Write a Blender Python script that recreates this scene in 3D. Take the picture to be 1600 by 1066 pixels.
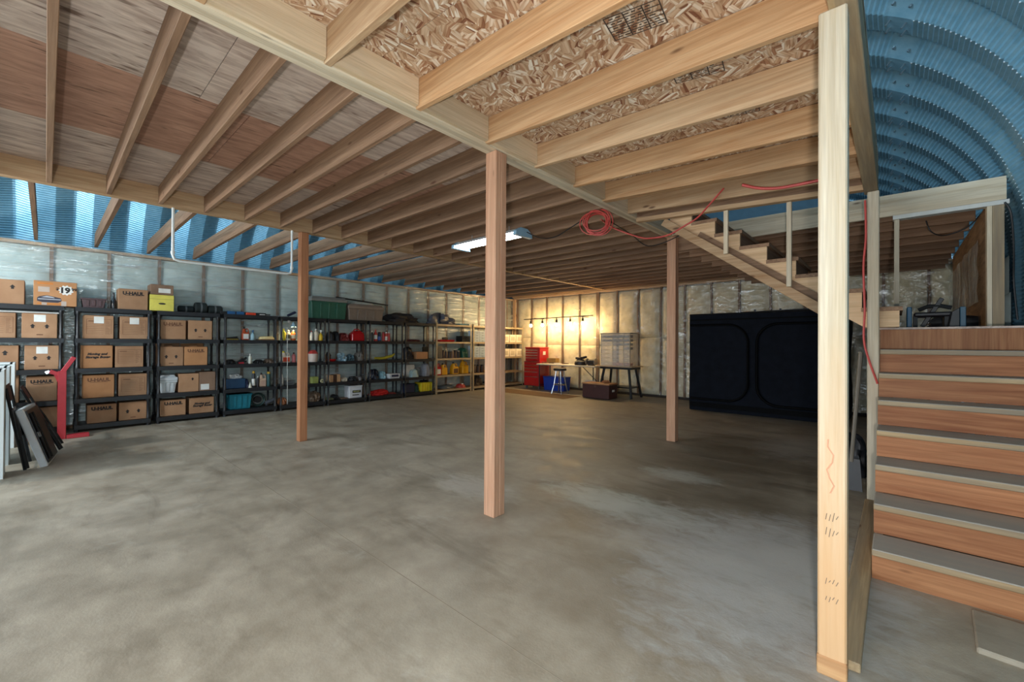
import bpy, bmesh, math, random
from mathutils import Vector, Matrix, noise

random.seed(7)
S = bpy.context.scene
for o in list(bpy.data.objects):
    bpy.data.objects.remove(o, do_unlink=True)
COL = S.collection

# ---------------------------------------------------------------- camera
W, H, F = 1600, 1066, 661.468
YAW, PITCH, ROLL, EYE = 0.73690, 0.005936, 0.005949, 1.30
fwd = Vector((-math.sin(YAW)*math.cos(PITCH), math.cos(YAW)*math.cos(PITCH), math.sin(PITCH)))
rt0 = Vector((math.cos(YAW), math.sin(YAW), 0)); up0 = rt0.cross(fwd)
RT = rt0*math.cos(ROLL) + up0*math.sin(ROLL)
UP = -rt0*math.sin(ROLL) + up0*math.cos(ROLL)
cam = bpy.data.cameras.new('camera'); cam.sensor_width = 36; cam.lens = F/W*36
cam.clip_start = .05; cam.clip_end = 200
co = bpy.data.objects.new('camera', cam); COL.objects.link(co)
m3 = Matrix((RT, UP, -fwd)).transposed()
co.matrix_world = Matrix.Translation((0, 0, EYE)) @ m3.to_4x4()
S.camera = co

# ---------------------------------------------------------------- world, lights, exposure
S.view_settings.view_transform = 'Standard'; S.view_settings.look = 'None'
S.view_settings.exposure = 0.22; S.view_settings.gamma = 1.0
S.view_settings.use_curve_mapping = False
wd = bpy.data.worlds.new('sky'); S.world = wd; wd.use_nodes = True
wb = wd.node_tree.nodes['Background']
wb.inputs[0].default_value = (.70, .86, 1.0, 1); wb.inputs[1].default_value = 1.5
S.cycles.max_bounces = 10; S.cycles.diffuse_bounces = 6; S.cycles.glossy_bounces = 4
S.cycles.transparent_max_bounces = 12; S.cycles.caustics_reflective = False; S.cycles.caustics_refractive = False
S.cycles.sample_clamp_indirect = 6.0
S.cycles.use_denoising = True

def area(name, loc, target, sx, sy, power, color):
    l = bpy.data.lights.new(name, 'AREA'); l.shape = 'RECTANGLE'; l.size = sx; l.size_y = sy
    l.energy = power; l.color = color
    o = bpy.data.objects.new(name, l); COL.objects.link(o); o.location = loc
    o.rotation_euler = (Vector(target)-Vector(loc)).to_track_quat('-Z', 'Y').to_euler()
    return o
# daylight through the open end of the arched building
area('door_daylight', (-4.2, -4.6, 1.4), (-4.2, 4, 1.3), 8.8, 2.4, 130, (.80, .91, 1.0))
area('upper_daylight', (-3.6, -4.6, 3.85), (-2.6, 4, 3.5), 7.0, 1.7, 620, (.66, .86, 1.0))
def lamp(name, loc, power, color, r=.1):
    l = bpy.data.lights.new(name, 'POINT'); l.energy = power; l.color = color; l.shadow_soft_size = r
    o = bpy.data.objects.new(name, l); COL.objects.link(o); o.location = loc
# the photographer's strobe held at arm's length, and an inferred, unseen lamp under the joists behind the camera
lamp('hand_strobe', (.12, -.34, 1.12), 175, (1.0, .985, .96), .04)
lamp('right_bay_lamp', (-1.15, -1.6, 2.30), 25, (1.0, .97, .92))
lamp('left_fill_light', (-6.6, -1.9, 2.35), 150, (1.0, .96, .90))  # unseen fill light, added to brighten the left shelves

# ---------------------------------------------------------------- pixel -> place (photo is 1600x1066)
def ray(px, py):
    return RT*((px-W/2)/F) + UP*(-(py-H/2)/F) + fwd
def onX(px, py, X):
    d = ray(px, py); return d*(X/d.x) + Vector((0, 0, EYE))
def onY(px, py, Y):
    d = ray(px, py); return d*(Y/d.y) + Vector((0, 0, EYE))
def onZ(px, py, Z=0.0):
    d = ray(px, py); return d*((Z-EYE)/d.z) + Vector((0, 0, EYE))

# ---------------------------------------------------------------- mesh helpers
class MB:
    def __init__(s): s.v = []; s.f = []; s.sm = False
    def add(s, vs, fs):
        b = len(s.v); s.v += [tuple(v) for v in vs]; s.f += [tuple(b+i for i in f) for f in fs]; return s
    def hexa(s, p):
        return s.add(p, [(0, 3, 2, 1), (4, 5, 6, 7), (0, 1, 5, 4), (1, 2, 6, 5), (2, 3, 7, 6), (3, 0, 4, 7)])
    def box(s, x0, x1, y0, y1, z0, z1):
        return s.hexa([(x0,y0,z0),(x1,y0,z0),(x1,y1,z0),(x0,y1,z0),(x0,y0,z1),(x1,y0,z1),(x1,y1,z1),(x0,y1,z1)])
    def frus(s, x0, x1, y0, y1, z0, z1, t):   # box whose top is wider by t each side
        return s.hexa([(x0,y0,z0),(x1,y0,z0),(x1,y1,z0),(x0,y1,z0),(x0-t,y0-t,z1),(x1+t,y0-t,z1),(x1+t,y1+t,z1),(x0-t,y1+t,z1)])
    def bar(s, a, b, w, h, up=(0, 0, 1)):     # rectangular bar a->b
        a = Vector(a); b = Vector(b); d = (b-a).normalized(); u = Vector(up)
        if abs(d.dot(u)) > .95: u = Vector((1, 0, 0))
        r = d.cross(u).normalized(); u = r.cross(d)
        q = [r*(sx*w/2)+u*(sy*h/2) for sx, sy in ((-1,-1),(1,-1),(1,1),(-1,1))]
        return s.hexa([a+q[0], a+q[1], a+q[2], a+q[3], b+q[0], b+q[1], b+q[2], b+q[3]])
    def tube(s, pts, r, n=8):
        pts = [Vector(p) for p in pts]; rings = []
        u = None
        for i, p in enumerate(pts):
            d = (pts[min(i+1, len(pts)-1)]-pts[max(i-1, 0)])
            d = d.normalized() if d.length > 1e-9 else Vector((0, 0, 1))
            if u is None: u = d.orthogonal().normalized()
            u = (u-d*u.dot(d)); u = u.normalized() if u.length > 1e-6 else d.orthogonal().normalized()
            w = d.cross(u); rr = r[i] if isinstance(r, (list, tuple)) else r
            rings.append([p+u*(rr*math.cos(2*math.pi*k/n))+w*(rr*math.sin(2*math.pi*k/n)) for k in range(n)])
        vs = [v for g in rings for v in g]; fs = []
        for i in range(len(rings)-1):
            for k in range(n):
                a, b = i*n+k, i*n+(k+1) % n; fs.append((a, b, b+n, a+n))
        fs.append(tuple(reversed(range(n)))); fs.append(tuple((len(rings)-1)*n+k for k in range(n)))
        s.sm = True
        return s.add(vs, fs)
    def lathe(s, prof, c=(0, 0, 0), n=16, sx=1, sy=1):
        vs = []; fs = []
        for r, z in prof:
            for k in range(n):
                a = 2*math.pi*k/n; vs.append((c[0]+r*sx*math.cos(a), c[1]+r*sy*math.sin(a), c[2]+z))
        for i in range(len(prof)-1):
            for k in range(n):
                a, b = i*n+k, i*n+(k+1) % n; fs.append((a, b, b+n, a+n))
        fs.append(tuple(reversed(range(n)))); fs.append(tuple((len(prof)-1)*n+k for k in range(n)))
        s.sm = True
        return s.add(vs, fs)
    def prism(s, poly, axis, a, b):           # extrude 2-D polygon along axis 0/1/2
        def P(p, t):
            q = list(p); q.insert(axis, t); return q
        n = len(poly); vs = [P(p, a) for p in poly]+[P(p, b) for p in poly]
        fs = [tuple(range(n)), tuple(reversed(range(n, 2*n)))]
        for i in range(n):
            j = (i+1) % n; fs.append((i, i+n, j+n, j))
        return s.add(vs, fs)
    def mesh(s, name, smooth=None, bev=0):
        me = bpy.data.meshes.new(name); me.from_pydata(s.v, [], s.f)
        bm = bmesh.new(); bm.from_mesh(me)
        bmesh.ops.recalc_face_normals(bm, faces=bm.faces)
        if bev:
            bmesh.ops.bevel(bm, geom=[e for e in bm.edges if len(e.link_faces) == 2 and e.calc_face_angle(0) > .5], offset=bev, segments=1, affect='EDGES', profile=.5)
        bm.to_mesh(me); bm.free()
        sm = s.sm if smooth is None else smooth
        if sm:
            for p in me.polygons: p.use_smooth = True
            try: me.set_sharp_from_angle(angle=math.radians(38))
            except Exception: pass
        return me
    def build(s, name, mat, parent=None, loc=(0, 0, 0), rz=0, smooth=None, bev=0):
        return link(name, s.mesh(name, smooth, bev), mat, parent, loc, rz)

def link(name, me, mat=None, parent=None, loc=(0, 0, 0), rz=0):
    o = bpy.data.objects.new(name, me); COL.objects.link(o)
    if mat is not None and not me.materials: me.materials.append(mat)
    if parent: o.parent = parent
    o.location = loc; o.rotation_euler = (0, 0, rz)
    return o

def tag(o, label, cat, group=None):
    o['label'] = label; o['category'] = cat
    if group: o['group'] = group
    return o
def thing(name, label, cat, loc=(0, 0, 0), rz=0, group=None):
    o = bpy.data.objects.new(name, None); COL.objects.link(o); o.empty_display_size = .1
    o.location = loc; o.rotation_euler = (0, 0, rz); return tag(o, label, cat, group)
def setting(name, me=None, mat=None):
    o = bpy.data.objects.new(name, me); COL.objects.link(o); o['kind'] = 'structure'
    if me and mat: me.materials.append(mat)
    return o
def stuff(o): o['kind'] = 'stuff'; return o

_txt = {}
def text_mb(body, size, bold=0.0, shear=0.0):
    k = (body, size, bold, shear)
    if k not in _txt:
        cu = bpy.data.curves.new('lettering', 'FONT'); cu.body = body; cu.size = size; cu.offset = bold; cu.shear = shear
        cu.align_x = 'CENTER'; cu.align_y = 'CENTER'; cu.resolution_u = 2
        o = bpy.data.objects.new('lettering', cu); COL.objects.link(o)
        me = o.to_mesh(); _txt[k] = ([tuple(v.co) for v in me.vertices], [tuple(p.vertices) for p in me.polygons])
        o.to_mesh_clear(); bpy.data.objects.remove(o); bpy.data.curves.remove(cu)
    return _txt[k]
def text_on(mb, body, size, x, y, z, bold=0.0, shear=0.0):    # reads on a face that looks along +X
    vs, fs = text_mb(body, size, bold, shear)
    return mb.add([(x, y+v[0], z+v[1]) for v in vs], fs)

# ---------------------------------------------------------------- materials
def srgb(r, g, b):
    def c(u):
        u /= 255; return u/12.92 if u <= .04045 else ((u+.055)/1.055)**2.4
    return (c(r), c(g), c(b), 1)
class NT:
    def __init__(s, name):
        s.m = bpy.data.materials.new(name); s.m.use_nodes = True; s.t = s.m.node_tree
        s.b = s.t.nodes['Principled BSDF']; s.out = s.t.nodes['Material Output']
    def n(s, ty, **kw):
        x = s.t.nodes.new(ty)
        for k, v in kw.items():
            if k in x.inputs: x.inputs[k].default_value = v
            else: setattr(x, k, v)
        return x
    def l(s, a, b): s.t.links.new(a, b)
    def ramp(s, fac, stops, interp='LINEAR'):
        r = s.n('ShaderNodeValToRGB'); r.color_ramp.interpolation = interp; e = r.color_ramp.elements
        while len(e) < len(stops): e.new(.5)
        for i, (p, c) in enumerate(stops):
            e[i].position = p; e[i].color = c if len(c) == 4 else (*c, 1)
        s.l(fac, r.inputs[0]); return r.outputs[0]
    def mix(s, fac, a, b, mode='MIX'):
        x = s.n('ShaderNodeMix', data_type='RGBA', blend_type=mode)
        for i, v in ((0, fac), (6, a), (7, b)):
            if isinstance(v, bpy.types.NodeSocket): s.l(v, x.inputs[i])
            else: x.inputs[i].default_value = v
        return x.outputs[2]
    def mapped(s, scale, rot=(0, 0, 0), rnd=True):
        c = s.n('ShaderNodeTexCoord'); v = c.outputs['Object']
        if rnd:
            oi = s.n('ShaderNodeObjectInfo'); a = s.n('ShaderNodeVectorMath', operation='MULTIPLY_ADD')
            mlt = s.n('ShaderNodeMath', operation='MULTIPLY'); mlt.inputs[1].default_value = 37.0
            s.l(oi.outputs['Random'], mlt.inputs[0])
            a.inputs[1].default_value = (1, 1, 1); s.l(v, a.inputs[0]); s.l(mlt.outputs[0], a.inputs[2]); v = a.outputs[0]
        mp = s.n('ShaderNodeMapping'); mp.inputs['Scale'].default_value = scale; mp.inputs['Rotation'].default_value = rot
        s.l(v, mp.inputs['Vector']); return mp.outputs[0]
    def noise(s, vec, scale, detail=4, rough=.55, dist=0):
        x = s.n('ShaderNodeTexNoise', Scale=scale, Detail=detail, Roughness=rough, Distortion=dist)
        s.l(vec, x.inputs['Vector']); return x.outputs['Fac']
    def bump(s, h, strength, dist=.01):
        b = s.n('ShaderNodeBump', Strength=strength, Distance=dist); s.l(h, b.inputs['Height']); s.l(b.outputs[0], s.b.inputs['Normal'])
_mc = {}
def plain(name, rgb, rough=.55, metal=0, var=.10, bump=0, coat=0):
    if name in _mc: return _mc[name]
    t = NT(name); c = srgb(*rgb) if max(rgb) > 1.01 else (*rgb, 1)
    v = t.mapped((1, 1, 1)); nz = t.noise(v, 9, 4)
    lo = tuple(x*(1-var) for x in c[:3])+(1,); hi = tuple(min(1, x*(1+var)) for x in c[:3])+(1,)
    t.l(t.ramp(nz, [(.3, lo), (.7, hi)]), t.b.inputs['Base Color'])
    t.b.inputs['Roughness'].default_value = rough; t.b.inputs['Metallic'].default_value = metal
    t.b.inputs['Coat Weight'].default_value = coat
    if bump: t.bump(t.noise(v, 60, 3), bump, .004)
    _mc[name] = t.m; return t.m
def P(*rgb, rough=.5, metal=0):
    return plain('paint_%d_%d_%d_%d' % (*rgb, int(rough*100)), rgb, rough, metal)
def wood(name, axis, dark, light, rough=.7, knots=True, grey=0, contrast=1):
    k = name+'XYZ'[axis]
    if k in _mc: return _mc[k]
    t = NT('wood_'+k)
    sc = [11, 11, 11]; sc[axis] = .55
    v = t.mapped(sc)
    g = t.noise(v, 2.2, 6, .6, .8)
    fine = [60, 60, 60]; fine[axis] = 1.6
    g2 = t.noise(t.mapped(fine), 2.0, 2)
    col = t.ramp(g, [(.28, srgb(*dark)), (.5, tuple((a+b)/2 for a, b in zip(srgb(*dark), srgb(*light)))), (.72, srgb(*light))])
    col = t.mix(.25, col, t.ramp(g2, [(.35, (.35, .3, .26, 1)), (.65, (1, 1, 1, 1))]), 'MULTIPLY')
    big = t.noise(t.mapped((1.3, 1.3, 1.3)), 1.3, 3)
    col = t.mix(t.ramp(big, [(.45, (0, 0, 0, 1)), (.75, (.4, .4, .4, 1))]), col, srgb(*[int(d*.85) for d in light]))
    if grey:
        gn = t.noise(t.mapped(sc), .9, 5)
        col = t.mix(t.ramp(gn, [(.38, (0, 0, 0, 1)), (.62, (grey, grey, grey, 1))]), col, srgb(128, 122, 112))
    if knots:
        ks = [6, 6, 6]; ks[axis] = 1.9
        vo = t.n('ShaderNodeTexVoronoi', Scale=1.0, Randomness=1.0); t.l(t.mapped(ks), vo.inputs['Vector'])
        kf = t.ramp(vo.outputs['Distance'], [(.0, (1, 1, 1, 1)), (.055, (.75, .75, .75, 1)), (.10, (0, 0, 0, 1))])
        col = t.mix(kf, col, srgb(88, 52, 32))
    oi = t.n('ShaderNodeObjectInfo')
    hs = t.n('ShaderNodeHueSaturation'); mr = t.n('ShaderNodeMapRange'); mr.inputs[3].default_value = .80; mr.inputs[4].default_value = 1.12
    t.l(oi.outputs['Random'], mr.inputs[0]); t.l(mr.outputs[0], hs.inputs['Value']); t.l(col, hs.inputs['Color'])
    t.l(hs.outputs[0], t.b.inputs['Base Color']); t.b.inputs['Roughness'].default_value = rough
    t.b.inputs['Specular IOR Level'].default_value = .3
    t.bump(g2, .25, .003)
    _mc[k] = t.m; return t.m
def pine(a): return wood('pine', a, (182, 140, 100), (222, 190, 152))
def brown(a): return wood('brown', a, (122, 92, 70), (168, 134, 106))
def pale(a): return wood('pale', a, (205, 184, 152), (236, 224, 200))
def riser_wood(a):
    m = wood('riserwood', a, (138, 82, 50), (192, 134, 92), rough=.6)
    for n in m.node_tree.nodes:
        if n.type == 'TEX_VORONOI':
            n.inputs['Vector'].links[0].from_node.inputs['Scale'].default_value = (2.6, 9, 9)
    return m
def red_ply(a): return wood('redply', a, (142, 86, 54), (198, 142, 98), rough=.6)
def weathered(a): return wood('weathered', a, (176, 146, 106), (212, 186, 146), grey=.7)

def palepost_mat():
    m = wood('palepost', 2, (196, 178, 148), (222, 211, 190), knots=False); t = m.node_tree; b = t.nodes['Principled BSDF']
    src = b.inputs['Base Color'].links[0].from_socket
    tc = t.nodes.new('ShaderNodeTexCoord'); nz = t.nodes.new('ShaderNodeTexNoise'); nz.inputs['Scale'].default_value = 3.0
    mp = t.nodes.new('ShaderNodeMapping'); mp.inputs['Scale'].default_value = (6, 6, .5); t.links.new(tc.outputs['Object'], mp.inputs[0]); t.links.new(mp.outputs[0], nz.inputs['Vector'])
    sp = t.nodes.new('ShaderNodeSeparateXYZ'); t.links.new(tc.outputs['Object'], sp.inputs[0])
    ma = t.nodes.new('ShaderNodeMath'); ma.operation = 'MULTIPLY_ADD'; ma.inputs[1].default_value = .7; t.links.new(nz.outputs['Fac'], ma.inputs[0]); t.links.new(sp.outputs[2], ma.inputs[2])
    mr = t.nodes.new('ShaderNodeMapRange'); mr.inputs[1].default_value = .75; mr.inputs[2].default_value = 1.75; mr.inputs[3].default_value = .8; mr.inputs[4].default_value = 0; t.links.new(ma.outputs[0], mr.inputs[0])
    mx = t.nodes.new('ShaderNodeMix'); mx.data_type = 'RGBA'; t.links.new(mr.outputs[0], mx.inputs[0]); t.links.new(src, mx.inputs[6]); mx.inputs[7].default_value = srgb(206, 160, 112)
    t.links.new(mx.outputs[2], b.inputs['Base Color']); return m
def tread_mat():
    m = weathered(0).copy(); m.name = 'worn_tread'; t = m.node_tree; b = t.nodes['Principled BSDF']
    src = b.inputs['Base Color'].links[0].from_socket
    g = t.nodes.new('ShaderNodeNewGeometry'); sp = t.nodes.new('ShaderNodeSeparateXYZ'); t.links.new(g.outputs['Normal'], sp.inputs[0])
    gt = t.nodes.new('ShaderNodeMath'); gt.operation = 'GREATER_THAN'; gt.inputs[1].default_value = .6; t.links.new(sp.outputs[2], gt.inputs[0])
    mu = t.nodes.new('ShaderNodeMath'); mu.operation = 'MULTIPLY'; mu.inputs[1].default_value = .72; t.links.new(gt.outputs[0], mu.inputs[0])
    mx = t.nodes.new('ShaderNodeMix'); mx.data_type = 'RGBA'; t.links.new(mu.outputs[0], mx.inputs[0]); t.links.new(src, mx.inputs[6]); mx.inputs[7].default_value = srgb(176, 172, 164)
    t.links.new(mx.outputs[2], b.inputs['Base Color']); return m
def osb_mat():
    t = NT('osb'); col = None; base = t.mapped((1, 1, 1))
    for i, (cell, sc, off) in enumerate(((9, (5, 56, 5), 0), (12, (6, 66, 6), 3.3), (16, (7, 78, 7), 7.7))):
        sh = t.n('ShaderNodeVectorMath', operation='ADD'); sh.inputs[1].default_value = (off, off*1.7, 0); t.l(base, sh.inputs[0])
        vc = t.n('ShaderNodeTexVoronoi', Scale=cell); t.l(sh.outputs[0], vc.inputs['Vector'])
        sc_ = t.n('ShaderNodeSeparateColor'); t.l(vc.outputs['Color'], sc_.inputs[0])
        an = t.n('ShaderNodeMath', operation='MULTIPLY'); an.inputs[1].default_value = 2.2; t.l(sc_.outputs[2], an.inputs[0])
        vr = t.n('ShaderNodeVectorRotate', rotation_type='Z_AXIS'); t.l(sh.outputs[0], vr.inputs['Vector']); t.l(an.outputs[0], vr.inputs['Angle'])
        mp = t.n('ShaderNodeMapping'); mp.inputs['Scale'].default_value = sc; t.l(vr.outputs[0], mp.inputs['Vector'])
        vo = t.n('ShaderNodeTexVoronoi', Scale=1.0); t.l(mp.outputs[0], vo.inputs['Vector'])
        sp = t.n('ShaderNodeSeparateColor'); t.l(vo.outputs['Color'], sp.inputs[0])
        c = t.ramp(sp.outputs[0], [(0, srgb(128, 80, 56)), (.07, srgb(168, 124, 94)), (.3, srgb(196, 162, 130)), (.65, srgb(216, 190, 162)), (1, srgb(244, 236, 222))])
        edge = t.ramp(vo.outputs['Distance'], [(.40, (1, 1, 1, 1)), (.75, (.70, .61, .53, 1))])
        c = t.mix(1, c, edge, 'MULTIPLY')
        if col is None: col = c
        else:
            gt = t.n('ShaderNodeMath', operation='GREATER_THAN'); gt.inputs[1].default_value = .5; t.l(sc_.outputs[1], gt.inputs[0])
            col = t.mix(gt.outputs[0], col, c)
    t.l(col, t.b.inputs['Base Color']); t.b.inputs['Roughness'].default_value = .75
    t.bump(col, .5, .006); return t.m
def ply_mat(name, dark, light):
    t = NT(name); v = t.mapped((7, 1.0, 7)); g = t.noise(v, 2.4, 6, .62, 1.2)
    col = t.ramp(g, [(.3, srgb(*dark)), (.62, srgb(*light))])
    sp = t.noise(t.mapped((16, 3.2, 16)), 1.6, 2)
    big = t.noise(t.mapped((1.5, 1.5, 1.5)), 1.0, 2)
    m1 = t.n('ShaderNodeMath', operation='MULTIPLY'); t.l(t.ramp(sp, [(.60, (0, 0, 0, 1)), (.70, (1, 1, 1, 1))]), m1.inputs[0]); t.l(t.ramp(big, [(.4, (0, 0, 0, 1)), (.6, (.8, .8, .8, 1))]), m1.inputs[1])
    col = t.mix(m1.outputs[0], col, srgb(92, 66, 50))
    t.l(col, t.b.inputs['Base Color']); t.b.inputs['Roughness'].default_value = .7; return t.m
def concrete_mat():
    t = NT('concrete'); v = t.mapped((1, 1, 1), rnd=False)
    a = t.noise(v, .55, 5, .6, .4); b = t.noise(v, 3.2, 8, .65); c = t.noise(v, 90, 3)
    st = t.noise(t.mapped((.9, 2.6, 1), (0, 0, .5), rnd=False), 1.1, 6, .65, .6)
    col = t.ramp(a, [(.30, srgb(140, 129, 112)), (.55, srgb(160, 150, 132)), (.75, srgb(176, 168, 154))])
    col = t.mix(.55, col, t.ramp(b, [(.3, srgb(112, 102, 86)), (.68, srgb(184, 175, 158))]), 'MIX')
    # trodden-in dark staining and pale efflorescence
    col = t.mix(t.ramp(st, [(.52, (0, 0, 0, 1)), (.72, (.6, .6, .6, 1))]), col, srgb(104, 94, 78))
    pw = t.noise(v, 1.7, 8, .7); col = t.mix(t.ramp(pw, [(.60, (0, 0, 0, 1)), (.74, (.5, .5, .5, 1))]), col, srgb(196, 192, 182))
    pw2 = t.noise(t.mapped((1, 2.2, 1), (0, 0, .9), rnd=False), 5.5, 10, .72, .8)
    # damp dark stain on the right of the middle posts
    sep = t.n('ShaderNodeSeparateXYZ'); t.l(v, sep.inputs[0])
    def blob(cx, cy, rx, ry, amt, soft):
        x = t.n('ShaderNodeMath', operation='SUBTRACT'); t.l(sep.outputs[0], x.inputs[0]); x.inputs[1].default_value = cx
        y = t.n('ShaderNodeMath', operation='SUBTRACT'); t.l(sep.outputs[1], y.inputs[0]); y.inputs[1].default_value = cy
        x2 = t.n('ShaderNodeMath', operation='DIVIDE'); t.l(x.outputs[0], x2.inputs[0]); x2.inputs[1].default_value = rx
        y2 = t.n('ShaderNodeMath', operation='DIVIDE'); t.l(y.outputs[0], y2.inputs[0]); y2.inputs[1].default_value = ry
        p = t.n('ShaderNodeMath', operation='MULTIPLY'); t.l(x2.outputs[0], p.inputs[0]); t.l(x2.outputs[0], p.inputs[1])
        q = t.n('ShaderNodeMath', operation='MULTIPLY_ADD'); t.l(y2.outputs[0], q.inputs[0]); t.l(y2.outputs[0], q.inputs[1]); t.l(p.outputs[0], q.inputs[2])
        n2 = t.n('ShaderNodeMath', operation='MULTIPLY_ADD'); t.l(st if soft else pw2, n2.inputs[0]); n2.inputs[1].default_value = -2.4 if soft else -5.0; t.l(q.outputs[0], n2.inputs[2])
        return t.ramp(n2.outputs[0], [(0, (amt, amt, amt, 1)), (1, (0, 0, 0, 1))]) if False else t.ramp(add(n2.outputs[0], 1.6 if soft else 2.9), [(.05, (amt, amt, amt, 1)), (.55, (amt*.45,)*3+(1,)), (1, (0, 0, 0, 1))])
    def add(sock, k):
        a_ = t.n('ShaderNodeMath', operation='MULTIPLY_ADD'); t.l(sock, a_.inputs[0]); a_.inputs[1].default_value = .55; a_.inputs[2].default_value = .55*(k-.5); return a_.outputs[0]
    for px, py, rx, ry, amt, c_, soft in ((1150, 716, .55, .85, .75, (88, 76, 58), 1), (1120, 790, .45, .45, .6, (92, 82, 66), 1), (980, 700, .9, .7, .35, (104, 92, 74), 1), (1050, 960, .5, .3, .4, (120, 108, 92), 1),
            (965, 786, .42, .16, .5, (202, 210, 200), 0), (1062, 743, .22, .12, .5, (200, 204, 194), 0), (1200, 900, .35, .6, .55, (190, 192, 192), 0), (1130, 850, .5, .35, .5, (176, 174, 168), 0), (740, 760, .3, .15, .5, (196, 192, 182), 0), (1250, 700, .3, .5, .45, (176, 172, 164), 0)):  # cool grey patch nearest the stair foot is daylight painted into the floor
        w_ = onZ(px, py); col = t.mix(blob(w_.x, w_.y, rx*1.4, ry*1.4, amt, soft), col, srgb(*c_))
    t.l(col, t.b.inputs['Base Color'])
    t.l(t.ramp(b, [(.3, (.42, .42, .42, 1)), (.7, (.72, .72, .72, 1))]), t.b.inputs['Roughness'])
    mx = t.n('ShaderNodeMath', operation='MULTIPLY_ADD'); t.l(c, mx.inputs[0]); mx.inputs[1].default_value = .3; t.l(b, mx.inputs[2])
    t.bump(mx.outputs[0], .25, .012); return t.m
def steel_mat():
    t = NT('blue_galvanised_steel'); v = t.mapped((1, 1, 1), rnd=False); g = t.noise(v, 14, 5)
    t.l(t.ramp(g, [(.3, srgb(126, 176, 200)), (.7, srgb(150, 194, 214))]), t.b.inputs['Base Color'])
    t.b.inputs['Metallic'].default_value = .35; t.b.inputs['Roughness'].default_value = .40; return t.m
def batt_mat(name, rgb, dark):
    t = NT(name); v = t.mapped((1, 1, 1)); g = t.noise(v, 5, 5); g2 = t.noise(v, 40, 4)
    t.l(t.ramp(g, [(.32, srgb(*dark)), (.6, srgb(*rgb))]), t.b.inputs['Base Color'])
    t.b.inputs['Roughness'].default_value = .8; t.bump(g2, .35, .01); return t.m
def film_mat(name, rot, amount, scale=(2.2, 2.2, 16)):
    t = NT(name); v = t.mapped(scale, rot, rnd=False)
    g = t.noise(v, 1.0, 3, .5, .5); g2 = t.noise(t.mapped((1, 1, 1), rnd=False), 3.2, 4)
    gl = t.n('ShaderNodeBsdfGlossy', Roughness=.22); gl.inputs[0].default_value = (.95, .98, 1, 1)
    df = t.n('ShaderNodeBsdfDiffuse'); df.inputs[0].default_value = (.85, .9, .9, 1)
    tr = t.n('ShaderNodeBsdfTransparent'); tr.inputs[0].default_value = (.96, .98, .98, 1)
    ad = t.n('ShaderNodeMath', operation='MULTIPLY_ADD'); t.l(g2, ad.inputs[0]); ad.inputs[1].default_value = .8; t.l(g, ad.inputs[2])
    b = t.n('ShaderNodeBump', Strength=.9, Distance=.05); t.l(ad.outputs[0], b.inputs['Height'])
    t.l(b.outputs[0], gl.inputs['Normal'])
    m1 = t.n('ShaderNodeMixShader'); m1.inputs[0].default_value = .45; t.l(gl.outputs[0], m1.inputs[1]); t.l(df.outputs[0], m1.inputs[2])
    m2 = t.n('ShaderNodeMixShader')
    fac = t.ramp(g, [(.45, (amount*.5,)*3+(1,)), (.62, (amount,)*3+(1,)), (.72, (min(.8, amount*2.6),)*3+(1,))]); t.l(fac, m2.inputs[0])
    t.l(tr.outputs[0], m2.inputs[1]); t.l(m1.outputs[0], m2.inputs[2]); t.l(m2.outputs[0], t.out.inputs[0]); return t.m
def emit(name, rgb, strength):
    t = NT(name); t.b.inputs['Base Color'].default_value = (*rgb, 1); t.b.inputs['Emission Color'].default_value = (*rgb, 1)
    t.b.inputs['Emission Strength'].default_value = strength; return t.m
def clear_mat(name, rgb, alpha):
    t = NT(name); t.b.inputs['Base Color'].default_value = (*rgb, 1); t.b.inputs['Alpha'].default_value = alpha
    t.b.inputs['Roughness'].default_value = .2; return t.m
def cardboard_mat(name, a, b):
    t = NT(name); v = t.mapped((1, 1, 1)); g = t.noise(v, 4, 4); g2 = t.noise(t.mapped((60, 2, 2)), 2, 2)
    c = t.ramp(g, [(.3, srgb(*a)), (.7, srgb(*b))]); oi = t.n('ShaderNodeObjectInfo')
    hs = t.n('ShaderNodeHueSaturation'); mr = t.n('ShaderNodeMapRange'); mr.inputs[3].default_value = .88; mr.inputs[4].default_value = 1.1
    t.l(oi.outputs['Random'], mr.inputs[0]); t.l(mr.outputs[0], hs.inputs['Value']); t.l(c, hs.inputs['Color'])
    t.l(hs.outputs[0], t.b.inputs['Base Color']); t.b.inputs['Roughness'].default_value = .8; t.bump(g2, .1, .002); return t.m

OSB = osb_mat()
PLY = [ply_mat('plywood_grey', (150, 128, 118), (212, 194, 182)), ply_mat('plywood_red', (150, 110, 92), (192, 150, 128)), ply_mat('plywood_light', (160, 138, 126), (218, 202, 190))]
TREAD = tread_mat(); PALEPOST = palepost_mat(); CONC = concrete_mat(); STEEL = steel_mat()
BATT_L = batt_mat('batt_pale', (216, 230, 226), (190, 208, 204)); BATT_B = batt_mat('batt_cream', (232, 216, 182), (204, 186, 148))
FILM_L = film_mat('poly_film_left', (.42, 0, 0), .36, (1, 1.3, 15)); FILM_B = film_mat('poly_film_back', (0, .15, 0), .16, (5, 3, 9))
CARD = cardboard_mat('cardboard', (156, 116, 84), (178, 138, 104)); CARD_O = cardboard_mat('cardboard_orange', (170, 120, 78), (190, 138, 94)); CARD_D = cardboard_mat('cardboard_dark', (128, 100, 80), (148, 118, 96))
INK = plain('black_ink', (38, 32, 30), .7); INK_B = plain('brown_ink', (112, 76, 54), .8)
WHITE = plain('white_paint', (226, 230, 228), .45, 0, .01); PAPER = plain('white_label_paper', (226, 226, 220), .7)
BLACKP = plain('black_plastic', (27, 29, 33), .45); BLACKM = plain('black_metal', (18, 18, 20), .4, .3)
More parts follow.
